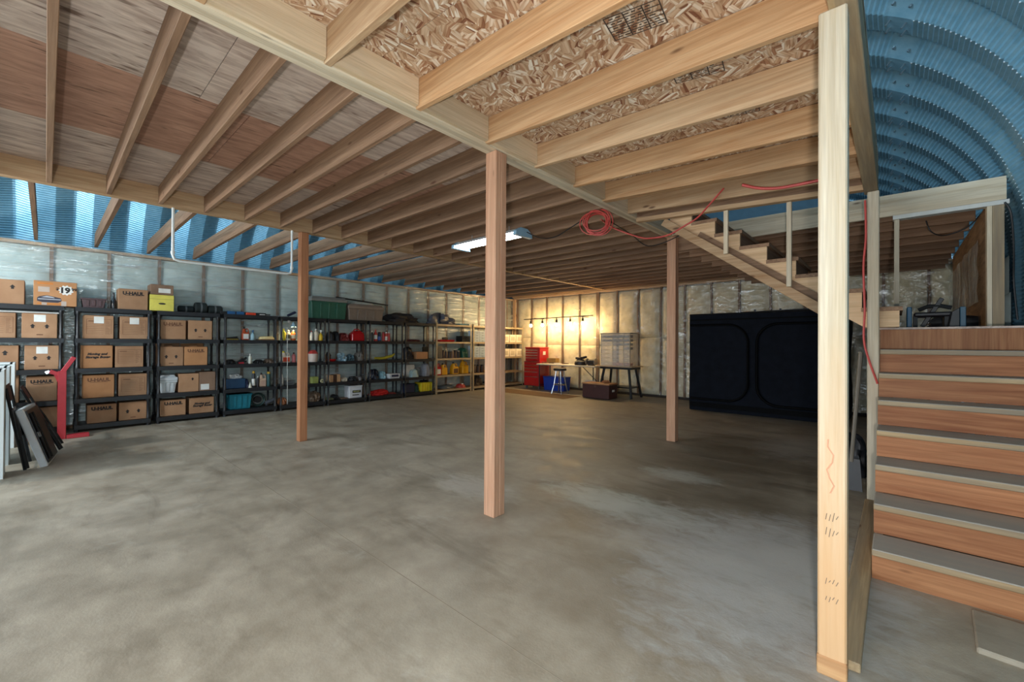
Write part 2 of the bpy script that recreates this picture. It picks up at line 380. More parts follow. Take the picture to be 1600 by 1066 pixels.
CHROME = plain('chrome', (200, 204, 208), .2, 1.0); GALV = plain('galvanised_hardware', (170, 180, 186), .35, .9)
TANM = plain('tan_metal', (168, 152, 124), .45, .2)
RED = plain('red_enamel', (186, 26, 30), .3, 0, .06, 0, .5); REDC = plain('red_cord', (196, 74, 66), .5)
FABRIC_ = 0
FABRIC = plain('black_tent_fabric', (.0055, .0075, .0135), .8, 0, .25, .2)
FABRIC.node_tree.nodes['Principled BSDF'].inputs['Specular IOR Level'].default_value = .15
DARKCORD = plain('dark_cord', (34, 34, 36), .5)
TUBE = emit('fluorescent_tube', (.86, .95, 1.0), 26.0); BULB = emit('warm_bulb', (1.0, .68, .32), 400.0)

# ================================================================ SETTING
ZB = 2.75; JH = .184; ZD = ZB+JH            # joist underside, joist depth, deck underside
XL, YB, XR = -9.10, 10.10, .80              # left wall face, back wall face, right steel wall
BX0, BX1 = -5.86, -5.76                     # left beam
CX0, CX1 = -2.32, -2.21                     # centre beam

fl = MB(); fl.box(-11, 3.0, -9, 11, -.2, 0); setting('floor', fl.mesh('floor'), CONC)
cj = MB()
for y in (1.35, 5.1): cj.box(-9.05, -.25, y-.0025, y+.0025, -.001, .0006)
o = cj.build('control_joint', plain('joint_dust', (138, 128, 112), .9), bpy.data.objects['floor'])
sl = MB(); a, b_, c_ = onZ(1518, 960), onZ(1526, 1022), onZ(1600, 1046)
sl.hexa([(a.x, a.y, .0), (a.x+.55, a.y-.02, .0), (c_.x+.42, c_.y-.04, .0), (b_.x, b_.y, .0), (a.x, a.y, .028), (a.x+.55, a.y-.02, .028), (c_.x+.42, c_.y-.04, .028), (b_.x, b_.y, .028)])
tag(sl.build('concrete_paver', CONC, bev=.006), 'thin broken-edged concrete slab lying on the floor before the bottom stair', 'paver')

# ---- arched corrugated steel shell: three bolted panels per hoop
RC = Vector((-1.10, 2.15)); RR = 1.90; AX = (-9.75+XR)/2; TH = math.radians(63)
tb = (RC.x-AX)/math.cos(TH); RBIG = RR+tb; CB = Vector((AX, RC.y-tb*math.sin(TH)))
def arch_path():
    pts = []                                  # (point, outward normal, smooth?)
    st = .018
    z = 0.0
    while z < RC.y: pts.append((Vector((XR, z)), Vector((1, 0)))); z += st
    t = 0.0
    while t < TH: n = Vector((math.cos(t), math.sin(t))); pts.append((RC+n*RR, n)); t += st/RR
    while t < math.pi/2: n = Vector((math.cos(t), math.sin(t))); pts.append((CB+n*RBIG, n)); t += st/RBIG
    left = [(Vector((2*AX-p.x, p.y)), Vector((-n.x, n.y))) for p, n in reversed(pts)]
    return pts+left
APATH = arch_path()
PROF = [(0, 0.0), (.205, 0.0), (.395, .095), (.425, .095), (.61, 0.0)]
def hoop_mesh(sel, name):
    mb = MB(); rows = []
    for i, (p, n) in enumerate(sel):
        flat = -.06 < p.x < .085 or -.06 < (2*AX-p.x) < .085
        e = 0 if flat else (.0065 if i % 2 else -.0065)
        rows.append([(p.x+n.x*(r+e), y, p.y+n.y*(r+e)) for y, r in PROF])
    k = len(PROF); mb.v = [v for r in rows for v in r]
    for i in range(len(rows)-1):
        for j in range(k-1): mb.f.append((i*k+j, i*k+j+1, (i+1)*k+j+1, (i+1)*k+j))
    me = bpy.data.meshes.new(name); me.from_pydata(mb.v, [], mb.f); me.materials.append(STEEL); return me
iR = max(i for i, (p, n) in enumerate(APATH) if p.x > .02); iL = len(APATH)-1-iR
panels = [hoop_mesh(APATH[:iR+1], 'arch_panel'), hoop_mesh(APATH[iR:iL+1], 'arch_panel'), hoop_mesh(APATH[iL:], 'arch_panel')]
roof = setting('ceiling')
bolt = MB(); nub = MB()
for k in range(-13, 10):
    yk = 4.15+.61*k
    for me in panels: link('arch_panel', me, None, roof, (0, yk, 0))
    if k >= -2:
        for bx in (-.035, .055):
            i = min(range(len(APATH)//2), key=lambda q: abs(APATH[q][0].x-bx)); p, n = APATH[i]
            for f_ in (.05, .15):
                c = Vector((p.x, yk+f_, p.y)); d = Vector((-n.x, -.15, -n.y))
                bolt.tube([c-d*.01, c+d*.045], .007, 6)
            c = Vector((p.x+n.x*.045, yk-.09, p.y+n.y*.045)); bolt.tube([c, c+Vector((-n.x*.02, 0, -n.y*.02))], .009, 6)
        for i in range(0, iR, 2):  # added pale nubs stand in for glints where the ribs meet the fold
            p, n = APATH[i]
            if .09 < p.x and p.y > 1.9:
                c = Vector((p.x-n.x*.005, yk+.002, p.y-n.y*.005)); nub.box(c.x-.0035, c.x+.0035, c.y-.006, c.y+.003, c.z-.0035, c.z+.0035)
stuff(bolt.build('panel_bolt', GALV, roof)); stuff(nub.build('rib_end_glint', plain('glint_pale', (222, 232, 238), .3, .2), roof))

# ---- insulated stud walls
def puff(w, h, d, nx, nz, seed, axis):        # quilted batt, local: width along u, height z, depth outwards
    vs = []; fs = []
    for j in range(nz+1):
        for i in range(nx+1):
            u = i/nx; t = j/nz
            e = min(1, 5*min(u, 1-u)) * min(1, 14*min(t, 1-t)); e = math.sin(e*math.pi/2)
            q = noise.noise(Vector((u*2.5+seed, t*h*2.2, seed*1.7)))
            q2 = abs(math.sin(t*h*2.6+seed))**.3
            dd = d*e*(.62+.30*q+.12*q2)
            vs.append((dd, (u-.5)*w, t*h) if axis == 0 else ((u-.5)*w, -dd, t*h))
    for j in range(nz):
        for i in range(nx):
            a = j*(nx+1)+i; fs.append((a, a+1, a+nx+2, a+nx+1) if axis == 0 else (a, a+1, a+nx+2, a+nx+1))
    mb = MB(); mb.sm = True; mb.add(vs, fs); return mb
wl = setting('wall_left')
ST = []
y = 0.05-.61*6
while y < YB-.1: ST.append(y); y += .61
WTOP = ZB-.04
for y in ST:
    MB().box(XL-.09, XL, -.019, .019, .04, WTOP-.04).build('stud', brown(2), wl, (0, y, 0))
for a, b in zip(ST, ST[1:]):
    puff(b-a-.04, WTOP-.1, .055, 8, 26, a*3.1, 0).build('insulation_batt', BATT_L, wl, (XL-.045, (a+b)/2, .05))
MB().box(XL-.09, XL+.01, ST[0], YB, WTOP-.04, WTOP).build('top_plate', pine(1), wl)
MB().box(XL-.09, XL+.01, ST[0], YB, 0, .04).build('bottom_plate', brown(1), wl)
MB().box(XL-.10, XL-.092, ST[0], YB, .0, WTOP).build('sheathing', plain('sheathing', (150, 150, 140), .8), wl)
def film(y0, y1, z0, z1, amp, seed, ny, nz, f):
    mb = MB(); mb.sm = True; vs = []
    for j in range(nz+1):
        for i in range(ny+1):
            u = y0+(y1-y0)*i/ny; z = z0+(z1-z0)*j/nz
            q = noise.noise(Vector((u*1.4, z*4+u*2.2, seed)))*amp+noise.noise(Vector((u*5, z*5, seed+9)))*amp*.4
            vs.append(f(u, z, q))
    fs = [(j*(ny+1)+i, j*(ny+1)+i+1, (j+1)*(ny+1)+i+1, (j+1)*(ny+1)+i) for j in range(nz) for i in range(ny)]
    mb.add(vs, fs); return mb
film(ST[0], YB-.02, .05, WTOP+.01, .017, 3, 130, 40, lambda u, z, q: (XL+.018+q, u, z)).build('poly_sheet', FILM_L, wl)

wb_ = setting('wall_back')
SX = []
x = -8.95
while x < XR-.1: SX.append(x); x += .585
for i, x in enumerate(SX):
    w = .019 if i not in (5,) else .045
    mb = MB(); zs = [.04+(ZB-.08)*k/10 for k in range(11)]
    jig = [random.uniform(-.012, .012) for _ in zs]
    for k in range(10):
        mb.hexa([(-w+jig[k], 0, zs[k]), (w+jig[k], 0, zs[k]), (w+jig[k], .09, zs[k]), (-w+jig[k], .09, zs[k]), (-w+jig[k+1], 0, zs[k+1]), (w+jig[k+1], 0, zs[k+1]), (w+jig[k+1], .09, zs[k+1]), (-w+jig[k+1], .09, zs[k+1])])
    mb.build('stud', wood('darkstud', 2, (104, 74, 50), (140, 104, 72)), wb_, (x, YB, 0))
for a, b in zip([XL]+SX, SX+[XR-.02]):
    hcut = random.uniform(1.15, 1.45)
    for z0, hh in ((.06, hcut-.01), (.06+hcut, ZB-.14-hcut)):
        puff(b-a-.035, hh, .075, 8, 16, a*2.3+z0, 1).build('insulation_batt', BATT_B, wb_, ((a+b)/2, YB+.05, z0))
MB().box(XL, XR, YB-.01, YB+.09, ZB-.045, ZB-.005).build('top_plate', pine(0), wb_)
MB().box(XL, XR, YB-.02, YB+.09, 0, .055).build('bottom_plate', plain('tarred_sill', (38, 33, 30), .8), wb_)
MB().box(XL-.1, XR, YB+.092, YB+.10, 0, ZB).build('sheathing', plain('sheathing_back', (150, 140, 120), .8), wb_)
film(XL, XR, .06, ZB-.02, .010, 11, 110, 40, lambda u, z, q: (u, YB-.035-q, z)).build('poly_sheet', FILM_B, wb_)
gp = MB(); gp.prism([(p.x, p.y) for p, n in APATH[::6]], 1, YB+.11, YB+.13); gp.build('gable_sheet', plain('gable_steel', (58, 92, 110), .5, .3), wb_)
for x0 in (-8.6,): MB().box(XL+.02, XL+.11, -.05, .04, .06, ZB-.06).build('corner_stud', pine(2), wb_, (0, YB-.02, 0))

# ================================================================ LOFT
loft = thing('loft_floor', 'open timber loft floor of beams, joists and sheet decking overhead', 'loft', (-2.26, 2.3, 0))
L0 = Vector((-2.26, 2.3, 0))
def lp(mb, name, mat, bev=0): # world-built part of the loft
    mb.v = [(v[0]-L0.x, v[1]-L0.y, v[2]-L0.z) for v in mb.v]; return mb.build(name, mat, loft, bev=bev)
YF = -3.6
for x in (-5.86, -5.81): lp(MB().box(x, x+.047, YF, YB-.02, ZB, ZD), 'beam', pine(1))
for x in (CX0, CX0+.038, CX0+.076): lp(MB().box(x, x+.036, YF, YB-.02, ZB, ZD), 'beam', pale(1))
# middle bay
jm = MB().box(-1.72, 1.72, -.019, .019, 0, JH); 
me = jm.mesh('joist', bev=.003); me.materials.append(brown(0)); mid0 = (BX1+CX0)/2
sc = (CX0-BX1-.004)/3.44
y = .82-.4*6; ys = []
while y < YB-.1:
    ys.append(y); j = link('joist', me, None, loft, (mid0-L0.x, y-L0.y, ZB)); j.scale.x = sc; y += .3975
lp(MB().box(BX1, CX0, YB-.06, YB-.02, ZB, ZD), 'rim_joist', pine(0))
# left bay: joists run past the beam to the wall plate
me2 = MB().hexa([(XL-.02, -.019, ZB-.01), (BX0-.002, -.019, ZB), (BX0-.002, .019, ZB), (XL-.02, .019, ZB-.01), (XL-.02+.10, -.019, ZB+JH), (BX0-.002, -.019, ZB+JH), (BX0-.002, .019, ZB+JH), (XL-.02+.10, .019, ZB+JH)]).mesh('joist'); me2.materials.append(brown(0))
y = -.11-.61*3
while y < YB-.1: link('joist', me2, None, loft, (-L0.x, y-L0.y, 0)); y += .6125
lp(MB().box(XL, BX0, YB-.06, YB-.02, ZB, ZD), 'rim_joist', pine(0))
# right bay, hung a little low on the stair-side beam
RX0, RX1 = CX1, -.20; ZR = 2.635
def rjoist(y, x1, z1, mat, w=.019):
    x0 = RX0+.002
    lp(MB().hexa([(x0, y-w, ZB), (x1, y-w, z1), (x1, y+w, z1), (x0, y+w, ZB), (x0, y-w, ZB+JH), (x1, y-w, z1+JH), (x1, y+w, z1+JH), (x0, y+w, ZB+JH)]), 'joist', mat, .003)
gold = wood('golden', 0, (188, 138, 92), (226, 186, 142))
gold_y = wood('palegold', 1, (206, 178, 142), (232, 210, 178))
for i, y in enumerate((-2.4, -1.83, -1.26, -.69, -.12, .43, .98, 1.55, 2.15, 2.71, 3.28, 3.82, 4.35)):
    rjoist(y, RX1, ZR, gold if i % 3 else pine(0), .019 if i != 11 else .038)
y = 5.75
while y < YB-.1: lp(MB().box(RX0+.002, .588, y-.019, y+.019, 2.56, 2.744), 'joist', brown(0), .003); y += .5
lp(MB().hexa([(RX0, 5.52, ZB-.03), (.70, 5.52, ZB-.03), (.70, 5.56, ZB-.03), (RX0, 5.56, ZB-.03), (RX0, 5.52, ZD-.03), (.70, 5.52, ZD-.16), (.70, 5.56, ZD-.16), (RX0, 5.56, ZD-.03)]) if False else
   MB().hexa([(-1.72, 5.52, 2.56), (.70, 5.52, 2.565), (.70, 5.56, 2.565), (-1.72, 5.56, 2.56), (-1.72, 5.52, 2.785), (.70, 5.52, 2.765), (.70, 5.56, 2.765), (-1.72, 5.56, 2.785)]), 'header', pale(0))
rjoist(4.575, RX1, ZR, brown(0))
lp(MB().hexa([(RX0+.002, 4.54, ZB-.045), (RX1, 4.54, ZR-.045), (RX1, 4.61, ZR-.045), (RX0+.002, 4.61, ZB-.045), (RX0+.002, 4.54, ZB-.001), (RX1, 4.54, ZR-.001), (RX1, 4.61, ZR-.001), (RX0+.002, 4.61, ZB-.001)]), 'trimmer_plate', pine(0))
# blocking between the right joists at the centre beam
for y0, y1 in zip((.45, 1.0, 1.57, 2.17, 2.73, 3.32), (.96, 1.53, 2.13, 2.69, 3.24, 3.78)):
    lp(MB().box(RX0+.001, RX0+.038, y0+.002, y1-.002, ZB+.012, ZD-.004), 'blocking', gold_y)
lp(MB().hexa([(RX1, 2.0, 2.635), (RX1+.09, 2.0, 2.635), (RX1+.09, 4.66, 2.575), (RX1, 4.66, 2.575), (RX1, 2.0, 2.86), (RX1+.09, 2.0, 2.86), (RX1+.09, 4.66, 2.80), (RX1, 4.66, 2.80)]), 'edge_beam', weathered(1), .004)
lp(MB().box(RX1, RX1+.09, YF, 1.99, 2.64, 2.86), 'edge_beam', weathered(1), .004)
# decking
xs = [BX0, -4.65, -3.46, CX1]
for i in range(3):
    y = YF-.3*i
    while y < YB-.05:
        y1 = min(y+2.44, YB-.03)
        cx, cy = (xs[i]+xs[i+1])/2, (y+y1)/2
        o = MB().box(-(xs[i+1]-xs[i])/2+.002, (xs[i+1]-xs[i])/2-.002, -(y1-y)/2+.002, (y1-y)/2-.002, 0, .016).build('plywood_sheet', PLY[(i+0) % 3], loft, (cx-L0.x, cy-L0.y, ZD+.001)); y += 2.44
y = YF
while y < 4.5:
    y1 = min(y+1.22, 4.60)
    o = MB().hexa([(RX0, y+.002, ZD+.001), (RX1+.09, y+.002, ZR+JH+.001), (RX1+.09, y1-.002, ZR+JH+.001), (RX0, y1-.002, ZD+.001), (RX0, y+.002, ZD+.017), (RX1+.09, y+.002, ZR+JH+.06), (RX1+.09, y1-.002, ZR+JH+.06), (RX0, y1-.002, ZD+.017)])
    lp(o, 'osb_sheet', OSB); y += 1.22
y = 5.53
while y < YB-.1:
    y1 = min(y+1.22, YB-.03); lp(MB().box(RX0, .60, max(y, 5.57)+.002, y1-.002, 2.745, 2.76), 'osb_sheet', OSB); y += 1.22
# printed stamps on the OSB (grid of ink lines)
def stamp(x, y, w, h, rz):
    mb = MB(); zz = lambda X: ZD-.002-(X-RX0)/(RX1+.09-RX0)*(ZD-ZR-JH)
    ca, sa = math.cos(rz), math.sin(rz)
    def strip(u0, u1, v0, v1):
        q = [(x+u*ca-v*sa, y+u*sa+v*ca) for u, v in ((u0, v0), (u1, v0), (u1, v1), (u0, v1))]
        mb.add([(a, b, zz(a)) for a, b in q], [(0, 1, 2, 3)])
    for k in range(6): strip(0, w, k*h/5-.003, k*h/5+.003)
    for k in (0, .35, .7, 1): strip(k*w-.003, k*w+.003, 0, h)
    for k in range(5):
        u = .02
        while u < w-.04:
            du = random.uniform(.01, .03); strip(u, u+du, k*h/5+.012, k*h/5+h/5-.014); u += du+.012
    lp(mb, 'printed_stamp', plain('stamp_ink', (70, 58, 50), .9))
for x, y in ((-1.75, .55), (-1.35, 1.16), (-1.05, 1.80), (-.95, 2.36), (-.9, 2.95)): stamp(x, y, .26, .17, .15)

# ---- posts
def post(label, x0, x1, y0, y1, z1, mat, base=True, plies=1):
    t = thing('support_post', label, 'post', ((x0+x1)/2, (y0+y1)/2, 0))
    w, d = (x1-x0)/2, (y1-y0)/2
    if plies == 1: MB().box(-w, w, -d, d, .0, z1).build('timber', mat, t, bev=.006)
    else:
        s = 2*d/plies
        for k in range(plies): MB().box(-w, w, -d+k*s+.0008, -d+(k+1)*s-.0008, 0, z1).build('timber', mat, t, bev=.005)
    return t
salmon = wood('salmon', 2, (186, 134, 104), (216, 172, 140)); rust = wood('rust', 2, (158, 102, 68), (192, 136, 98))
post('built-up timber post in the middle of the floor, nearest of the three inner posts', CX0, CX1, 2.245, 2.365, ZB-.002, salmon, plies=2)
post('brown timber post standing in front of the shelves on the left', BX0, BX1, 2.235, 2.335, ZB-.002, rust)
post('slim pinkish post under the stair top, left of the black tent', CX0+.02, CX1+.03, 5.645, 5.755, ZB-.002, salmon, plies=2)
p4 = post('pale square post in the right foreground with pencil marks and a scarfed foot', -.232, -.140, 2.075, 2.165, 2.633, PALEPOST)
MB().box(-.048, .048, -.050, .0, 0, .075).build('foot_block', wood('footblock', 0, (190, 140, 96), (214, 170, 122)), p4, bev=.004)
mk = MB()
for (z, kind) in ((.62, 0), (.555, 1), (.36, 2), (.30, 1)):
    for k in range(4): mk.bar((-.02+.011*k, -.0456, z+random.uniform(-.01, .01)), (-.016+.012*k, -.0456, z+.03*random.uniform(.4, 1)), .0025, .001, (0, 1, 0))
stuff(mk.build('pencil_mark', plain('pencil', (126, 108, 88), .8), p4))
rm = MB(); rm.tube([(-.005+.012*math.sin(k*1.7), -.0445, .72+.03*k) for k in range(8)], .003, 5); rm.build('red_crayon_mark', plain('crayon', (214, 160, 128), .8), p4)
post('narrow pale post at the left side of the staircase with red cord on it', -.178, -.102, 4.56, 4.65, 2.573, pale(2))

# floor plank between the two right posts
tag(MB().box(-.19, -.103, 2.17, 4.55, .002, .04).build('floor_plank', weathered(1), bev=.004), 'flat timber plank on the floor between the pale post and the staircase', 'plank')

# ================================================================ STAIRCASE
stair = thing('staircase', 'broad wooden staircase with grey worn treads and red-brown risers on the right', 'stairs', (-.1, 3.1, 0))
SX0, SX1 = 0.0, .86
NT_, RISE, RUN = 7, .182, .25
for k in range(NT_):
    z = .174+.1825*k; y0 = -.012+RUN*k
    MB().box(SX0, SX1, y0, y0+.275, z-.038, z).build('tread', TREAD, stair, bev=.005)
for k in range(NT_+1):
    zb = 0.0 if k == 0 else .174+.1825*(k-1)+.001
    zt = .174+.1825*k-.039 if k < NT_ else 1.438
    MB().box(SX0, SX1, .022+RUN*k, .040+RUN*k, zb, zt).build('riser', riser_wood(0) if 0 < k < NT_ else (red_ply(0) if k == 0 else red_ply(2)), stair)
sg = [(.05, 0)]
for k in range(NT_): sg += [(.042+RUN*k, .174+.1825*k-.04), (.042+RUN*(k+1), .174+.1825*k-.04)]
sg += [(.042+RUN*NT_, 1.42), (.06+RUN*NT_, 1.42), (.06+RUN*NT_, 1.15), (.45, 0)]
for x in (.004, SX1-.042): MB().prism(sg, 0, x, x+.038).build('stringer', brown(1), stair)
nl = MB()
for k in range(NT_+1):
    for j in range(5): nl.lathe([(.006, 0), (.006, .002)], (0, 0, 0), 6)
# landing floor
ld = thing('landing', 'raised landing at the head of the wooden stairs with a plywood-faced edge', 'landing', (.2, 6.0, 0))
MB().box(-.32, .56, -1.107, 4.02, 1.440, 1.456).build('landing_deck', PLY[0], ld)
for yy in (-1.05, -.2, 1.2, 2.6, 4.0): MB().box(-.32, .56, yy-.019, yy+.019, 1.25, 1.439).build('landing_joist', brown(0), ld)
for xx, yy in ((-.28, 1.2), (-.28, 3.9), (.52, 1.2), (.52, 3.9)): MB().box(xx-.04, xx+.04, yy+.02, yy+.1, 0, 1.439).build('landing_leg', brown(2), ld)

# ---- upper flight to the loft (rises to the left)
UX, UY = .02, 4.68
up = thing('upper_staircase', 'short open wooden flight rising left from the landing to the loft', 'stairs', (UX, UY, 1.456))
n2, r2, u2 = 9, .1665, .2367
U0 = Vector((UX, UY, 1.456))
pts = [(0.0, 0.0)]
for k in range(n2-1):
    pts += [(-u2*k, r2*(k+1)-.035), (-u2*(k+1), r2*(k+1)-.035)]
a = onY(1037, 347, UY-.045)-U0; b = onY(1292, 489, UY-.045)-U0
sl_ = (b.z-a.z)/(b.x-a.x)
def under(x, off): return a.z+(x-a.x)*sl_+off
low = [(pts[-1][0], under(pts[-1][0], .02)), (-.22, max(0.0, under(-.22, .02))), (-.1, 0.0)]
tanw = wood('stairtan', 0, (202, 164, 124), (226, 194, 156), knots=False)
for yy in (0.0, .75):
    MB().prism([(p[0], p[1]) for p in pts+low], 1, yy, yy+.036).build('stringer', tanw, up)
for k in range(n2-1):
    MB().box(-u2*(k+1)-.005, -u2*k+.02, -.005, .80, r2*(k+1)-.034, r2*(k+1)).build('tread', brown(1), up)
    MB().box(-u2*k-.020, -u2*k-.002,   .037, .749, r2*k+.001, r2*(k+1)-.035).build('riser', wood('darkriser', 1, (120, 92, 76), (150, 118, 96)), up)
MB().bar((a.x, -.045, a.z), (b.x, -.045, b.z), .038, .085).build('rail_plate', pine(0), up, bev=.003)
a2 = onY(1092, 368, UY)-U0; b2 = onY(1292, 474, UY)-U0
MB().bar((a2.x, -.012, a2.z), (b2.x, -.012, b2.z), .020, .075).build('ledger', brown(0), up)
for px, y0, y1 in ((1134.5, 330, 397), (1233, 316, 448)):
    p0 = onY(px, y1, UY-.085); p1 = onY(px, y0, UY-.085)
    MB().box(p0.x-UX-.019, p0.x-UX+.019, -.104, -.066, p0.z-1.456, ZB-.047-(p0.x-RX0)/(RX1-RX0)*(ZB-ZR)-1.456-.002).build('baluster_stud', pale(2), up)

# ================================================================ LANDING ROOM
rm_ = thing('stud_frame', 'timber door frame of studs under the pale header on the landing', 'frame', (.3, 5.54, 1.457))
def vpx(px): return onY(px, 500, 5.54).x-.3
MB().box(vpx(1397), vpx(1405), -.03, .03, 0, 1.06).build('stud', pale(2), rm_)
MB().box(vpx(1541), vpx(1549), -.045, .045, 0, 1.06).build('stud', pale(2), rm_)
MB().box(vpx(1549.5), vpx(1568), -.045, .045, 0, 1.06).build('stud', weathered(2), rm_)
MB().box(vpx(1395), vpx(1576), -.05, .04, 1.061, 1.099).build('top_plate', plain('whitewashed', (216, 216, 210), .6), rm_)
pw = thing('osb_partition', 'stained sheet partition at the right of the landing draped with clear plastic', 'partition', (.60, 7.1, 1.457))
MB().box(-.009, .009, -1.48, 1.50, 0, 1.095).build('panel', ply_mat('stained_panel', (104, 76, 52), (158, 124, 90)), pw)
film(-1.35, 1.45, .25, .82, .03, 21, 40, 14, lambda u, z, q: (-.04-abs(q), u, z)).build('plastic_drape', film_mat('drape_film', (0, 0, 0), .45, (2, 9, 2)), pw)

# white insulation and small window beside the frame on the right steel wall
wr = setting('wall_right')
puff(2.2, .36, .10, 20, 8, 4.2, 0).build('insulation_batt', BATT_L, wr, (XR-.03, 7.05, 1.78)).rotation_euler = (0, 0, math.pi)
puff(1.2, .34, .09, 10, 8, 7.2, 0).build('insulation_batt', BATT_L, wr, (XR-.02, 6.55, 1.46)).rotation_euler = (0, 0, math.pi)

def cable(pts, n=8):                           # Catmull-Rom through points
    pts = [Vector(p) for p in pts]; q = [pts[0]]+pts+[pts[-1]]; out = []
    for i in range(1, len(q)-2):
        for k in range(n):
            t = k/n; a, b, c, d = q[i-1], q[i], q[i+1], q[i+2]
            out.append(.5*((2*b)+(-a+c)*t+(2*a-5*b+4*c-d)*t*t+(-a+3*b-3*c+d)*t*t*t))
    return out+[pts[-1]]
def cord(name, label, pts, r, mat, n=8):
    return tag(MB().tube(cable(pts, n), r, 6).build(name, mat), label, 'cord')
yy = 5.45
cord('power_cable', 'black cable hanging down at the right end of the pale header', [onY(1570, 316, yy), onY(1580, 335, yy), onY(1584, 390, yy+.1), onY(1584, 440, yy+.2), onY(1590, 500, yy+.2)], .007, DARKCORD)
cord('power_cable', 'thin black cable looping below the joists over the landing', [onY(1447, 345, 6.2), onY(1455, 362, 6.2), onY(1475, 368, 6.3), onY(1510, 356, 6.3), onY(1534, 333, 6.3)], .006, DARKCORD)
P5X = -.19
cord('extension_cord', 'red extension cord hanging down the narrow pale post by the stairs', [(-.19, 4.54, 2.50), (-.185, 4.535, 2.2), (-.20, 4.535, 1.95), (-.192, 4.535, 1.6), (-.197, 4.535, 1.35), (-.165, 4.543, 1.18), (-.12, 4.55, 1.02), (-.112, 4.552, .99)], .008, REDC)
cord('extension_cord', 'red cord looped below the right joists above the upper flight', [onY(1160, 289, 3.88)]+[onY(x, y, 3.88) for x, y in ((1185, 294), (1215, 294), (1250, 288), (1298, 278))], .012, REDC)
cord('extension_cord', 'red cord slung from the coil across to the upper flight', [onZ(939, 343, 2.70), onZ(960, 357, 2.66), onY(1000, 371, 4.5), onY(1020, 372, 4.45), onY(1045, 367, 4.45), onY(1068, 354, 4.45), onY(1090, 340, 4.40), onY(1110, 318, 4.32), onY(1131, 294, 4.28)], .009, REDC)
cl = onZ(930, 345, 2.64)
mb = MB(); random.seed(3)
for k in range(9):
    ra, rb = random.uniform(.09, .14), random.uniform(.10, .15); ph = random.uniform(-.35, .35); dx = random.uniform(-.05, .05)
    mb.tube([(cl.x+math.cos(a)*ra+dx, cl.y+math.cos(a)*ra*.5+ph*.15, 2.62+math.sin(a)*rb) for a in [2*math.pi*i/18 for i in range(19)]], .006, 5)
tag(mb.build('cord_coil', REDC), 'tangled coil of thin red cord hung from a joist beyond the middle post', 'cord')

# fluorescent shop light
a = onZ(717, 386, 2.62); b = onZ(820, 366, 2.62)
fx = thing('shop_light', 'hanging two-tube fluorescent shop light behind the middle post', 'light', ((a.x+b.x)/2, (a.y+b.y)/2, 2.60))
Lh = abs(b.x-a.x)/2
BL = plain('pale_blue_enamel', (150, 190, 214), .4)
MB().prism([(-.14, 0.02), (-.06, .075), (.06, .075), (.14, .02), (.13, .02), (.055, .065), (-.055, .065), (-.13, .02)], 0, -Lh, Lh).build('reflector', WHITE, fx)
for sx in (-1, 1): MB().prism([(-.15, -.02), (.15, -.02), (.14, .03), (.06, .08), (-.06, .08), (-.14, .03)], 0, sx*Lh-.025, sx*Lh+.025).build('end_cap', BL, fx)
for yy in (-.065, .065): MB().tube([(-Lh+.04, yy, .022), (Lh-.04, yy, .022)], .019, 10).build('tube', TUBE, fx)
for sx in (-.6, .6): MB().tube([(sx*Lh, 0, .075), (sx*Lh, 0, .148)], .004, 5).build('hanger', GALV, fx)
cord('power_cable', 'dark cable sagging from the shop light towards the red coil', [(b.x+.03, b.y, 2.64), onZ(845, 372, 2.58), onZ(868, 370, 2.60), onZ(893, 355, 2.66), onZ(915, 341, 2.70)], .006, DARKCORD)
cord('power_cable', 'dark cable dropping from the red coil over to the slim post', [onZ(948, 343, 2.70), onY(985, 366, 4.9), onY(1010, 384, 5.2), onY(1035, 380, 5.3), onY(1062, 368, 5.3)], .006, DARKCORD)
# conduit
pc = thing('white_conduit', 'U-shaped white plastic pipe hanging below the left beam', 'pipe', (-5.81, 1.53, 2.18))
pm = MB(); pm.tube([(0, -.61, ZB-2.18), (0, -.61, .06), (0, -.595, .015), (0, -.55, 0), (0, .55, 0), (0, .595, .015), (0, .61, .06), (0, .61, ZB-2.18)], .014, 10); pm.build('pipe', WHITE, pc)
for s in (-1, 1): MB().tube([(0, s*.61, .07), (0, s*.61, .10)], .019, 10).build('coupling', WHITE, pc)

# ================================================================ SHELVING
LV = [.10, .47, .905, 1.335, 1.785]
XF = -8.60; DEP = .44
def black_unit(y0, y1, label):
    t = thing('shelving_unit', label, 'shelf', (XF-DEP/2, (y0+y1)/2, 0), 0, 'black plastic shelving along the left wall')
    w = (y1-y0)/2; d = DEP/2
    sh = MB(); sh.box(-d, d, -w, w, -.012, 0)
    for yy in (-w, w-.012): sh.box(-d, d, yy, yy+.012, -.062, -.012)
    for xx in (-d, d-.014): sh.box(xx, xx+.014, -w, w, -.062, -.012)
    for k in range(1, 6): sh.box(-d, d, -w+k*2*w/6-.004, -w+k*2*w/6+.004, -.04, -.012)
    me = sh.mesh('shelf_board'); me.materials.append(BLACKP)
    for z in LV: link('shelf_board', me, None, t, (0, 0, z-.0005))
    pm = MB()
    for a, b in zip(LV, LV[1:]): pm.tube([(0, 0, a), (0, 0, a+.04), (0, 0, a+.05), (0, 0, b-.11), (0, 0, b-.10), (0, 0, b-.062)], [.024, .024, .018, .018, .024, .024], 8)
    pm.tube([(0, 0, 0), (0, 0, LV[0]-.062)], .024, 8)
    pme = pm.mesh('upright'); pme.materials.append(BLACKP)
    for sx in (-1, 1):
        for sy in (-1, 1): link('upright', pme, None, t, (sx*(d-.026), sy*(w-.026), 0))
    return t
